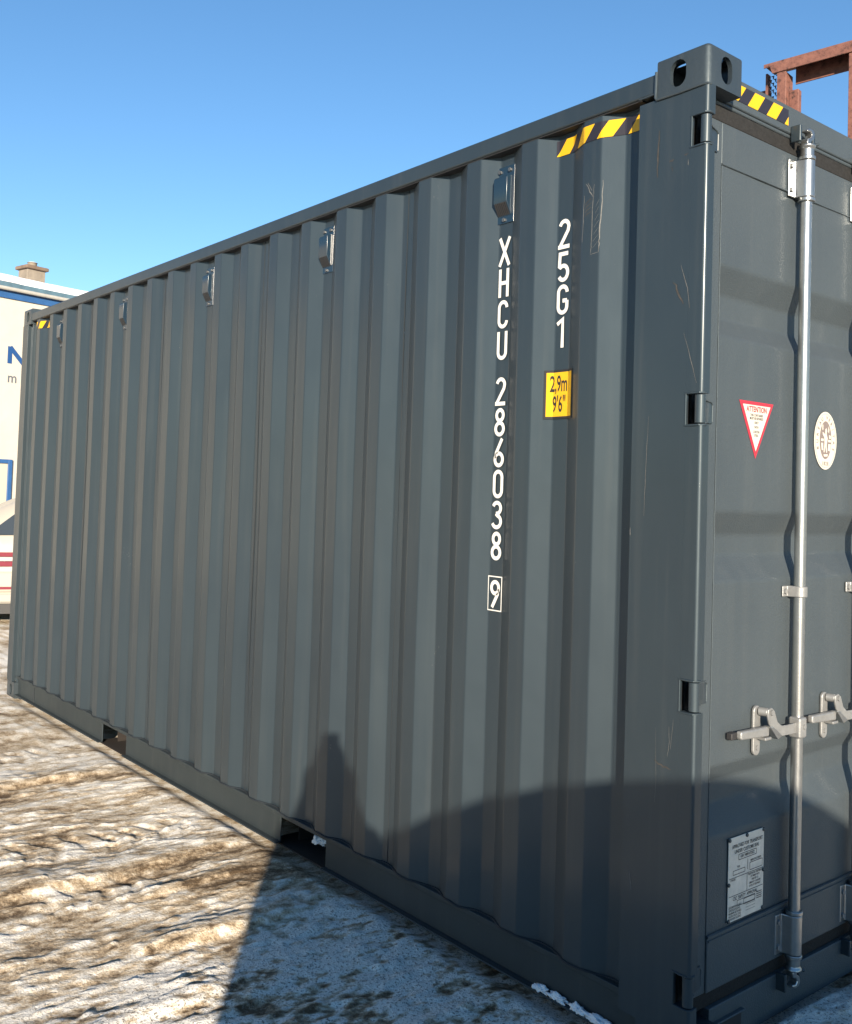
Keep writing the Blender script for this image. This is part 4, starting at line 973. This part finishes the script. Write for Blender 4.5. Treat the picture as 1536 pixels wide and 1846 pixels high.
for s in (-1, 1):
    vh = [(s*.055, .375, 1.50, .030), (s*.048, .395, 1.545, .026)]; eh = [(0, 1)]
    for kf, (dx, dz, ln_) in enumerate(((-.006, .030, .030), (-.012, .018, .032), (-.014, .006, .031), (-.012, -.006, .026))):
        o_ = len(vh); vh += [(s*(.046), .402, 1.545+dz*.7, .009), (s*.028, .416, 1.550+dz, .0085), (s*.020, .408, 1.552+dz, .008)]; eh += [(1, o_), (o_, o_+1), (o_+1, o_+2)]
    o_ = len(vh); vh += [(s*.040, .385, 1.552, .010), (s*.022, .384, 1.572, .009)]; eh += [(1, o_), (o_, o_+1)]
    skin('hand', vh, eh, M_SKIN, pr, 0, 1)
hd = MB(); hr = ((1.30, .06, .065), (1.34, .085, .10), (1.40, .098, .115), (1.46, .112, .125), (1.52, .112, .122), (1.56, .095, .105), (1.59, .06, .07), (1.60, .02, .025))
hd.add([(a*math.cos(2*math.pi*i/24), .085+b*math.sin(2*math.pi*i/24), z) for z, a, b in hr for i in range(24)],
       [(j*24+i, j*24+(i+1) % 24, (j+1)*24+(i+1) % 24, (j+1)*24+i) for j in range(len(hr)-1) for i in range(24)]+[tuple(range(24))[::-1], tuple(range(24*7, 24*8))]); hd.build('hood', M_CAP, pr, smooth=80)
mb = MB(); mb.box(-.038, .038, .398, .407, 1.475, 1.628); ph = mb.build('phone', M_TRIM, None, bevel=.004)
ph.location = pr.location; ph.rotation_euler = pr.rotation_euler; tag(ph, 'black phone held upright in both hands', 'phone')

# ------------------------------------------------------------------ rusty red steel frame beyond the container
def rust_material():
    m = mat('weathered_red_paint', (0.36, 0.115, 0.075), 0.7, bump=0.6, bscale=60)
    n = m.node_tree.nodes; l = m.node_tree.links; b = n['Principled BSDF']; tc = n.new('ShaderNodeTexCoord')
    a = n.new('ShaderNodeTexNoise'); a.inputs['Scale'].default_value = 22; a.inputs['Detail'].default_value = 8; a.inputs['Roughness'].default_value = .75; l.new(tc.outputs['Object'], a.inputs['Vector'])
    rp = n.new('ShaderNodeValToRGB'); e = rp.color_ramp.elements
    e[0].position = .36; e[0].color = (.03, .015, .012, 1); e[1].position = .62; e[1].color = (.19, .082, .060, 1)
    x = e.new(.45); x.color = (.13, .054, .041, 1)
    l.new(a.outputs['Fac'], rp.inputs['Fac']); l.new(rp.outputs['Color'], b.inputs['Base Color']); return m
M_RUST = rust_material(); M_MESH = mat('dark_perforated_steel', (0.05, 0.03, 0.025), 0.8, var=.3, vscale=30)
fr = empty('steel_frame', (-1.77, 3.13, 0), R(8)); tag(fr, 'rusty red steel frame rising behind the container at the upper right', 'steel frame')
# local x along the beam, +y away
mb = MB(); mb.prism([(0, 4.374), (0, 4.350), (.040, 4.350), (.055, 4.304), (2.3, 4.304), (2.3, 4.374)], 0, .008, 'y'); mb.box(0, 2.3, .0082, .17, 4.366, 4.3738); mb.build('top_beam', M_RUST, fr, bevel=.002)
mb = MB(); mb.box(.155, 2.3, .125, .135, 4.250, 4.3655); mb.build('rear_beam', M_RUST, fr, bevel=.002)
for x in (.084, .520, 1.3, 2.2):
    mb = MB(); mb.box(x, x+.056, .009, .017, -.02, 4.3038); mb.box(x+.048, x+.056, .0172, .12, -.02, 4.30); mb.build('post', M_RUST, fr, bevel=.002)
mb = MB(); mb.box(.142, .20, .06, .066, -.02, 4.19); mb.box(.192, .20, .0662, .11, -.02, 4.19); mb.build('post', M_RUST, fr, bevel=.002)
mb = MB()
for i in range(3):
    for j in range(22):
        x = -.012+.030*i+(.015 if j % 2 else 0); z = 4.335-.022*j
        mb.box(x, x+.006, .10, .106, z-.021, z-.004); mb.box(x-.012, x+.006, .1062, .110, z-.0045, z)
mb.build('perforated_plate', M_MESH, fr)
mb = MB(); mb.box(-.02, -.008, .08, .13, -.02, 4.348); mb.build('post', M_RUST, fr)
mb = MB(); mb.box(-.12, -.022, .14, .18, 4.24, 4.27); mb.build('rear_beam', M_RUST, fr, bevel=.002)
for z in (.05, 1.6): 
    mb = MB(); mb.box(-.02, 2.3, .018, .05, z, z+.07); mb.build('rail', M_RUST, fr, bevel=.002)
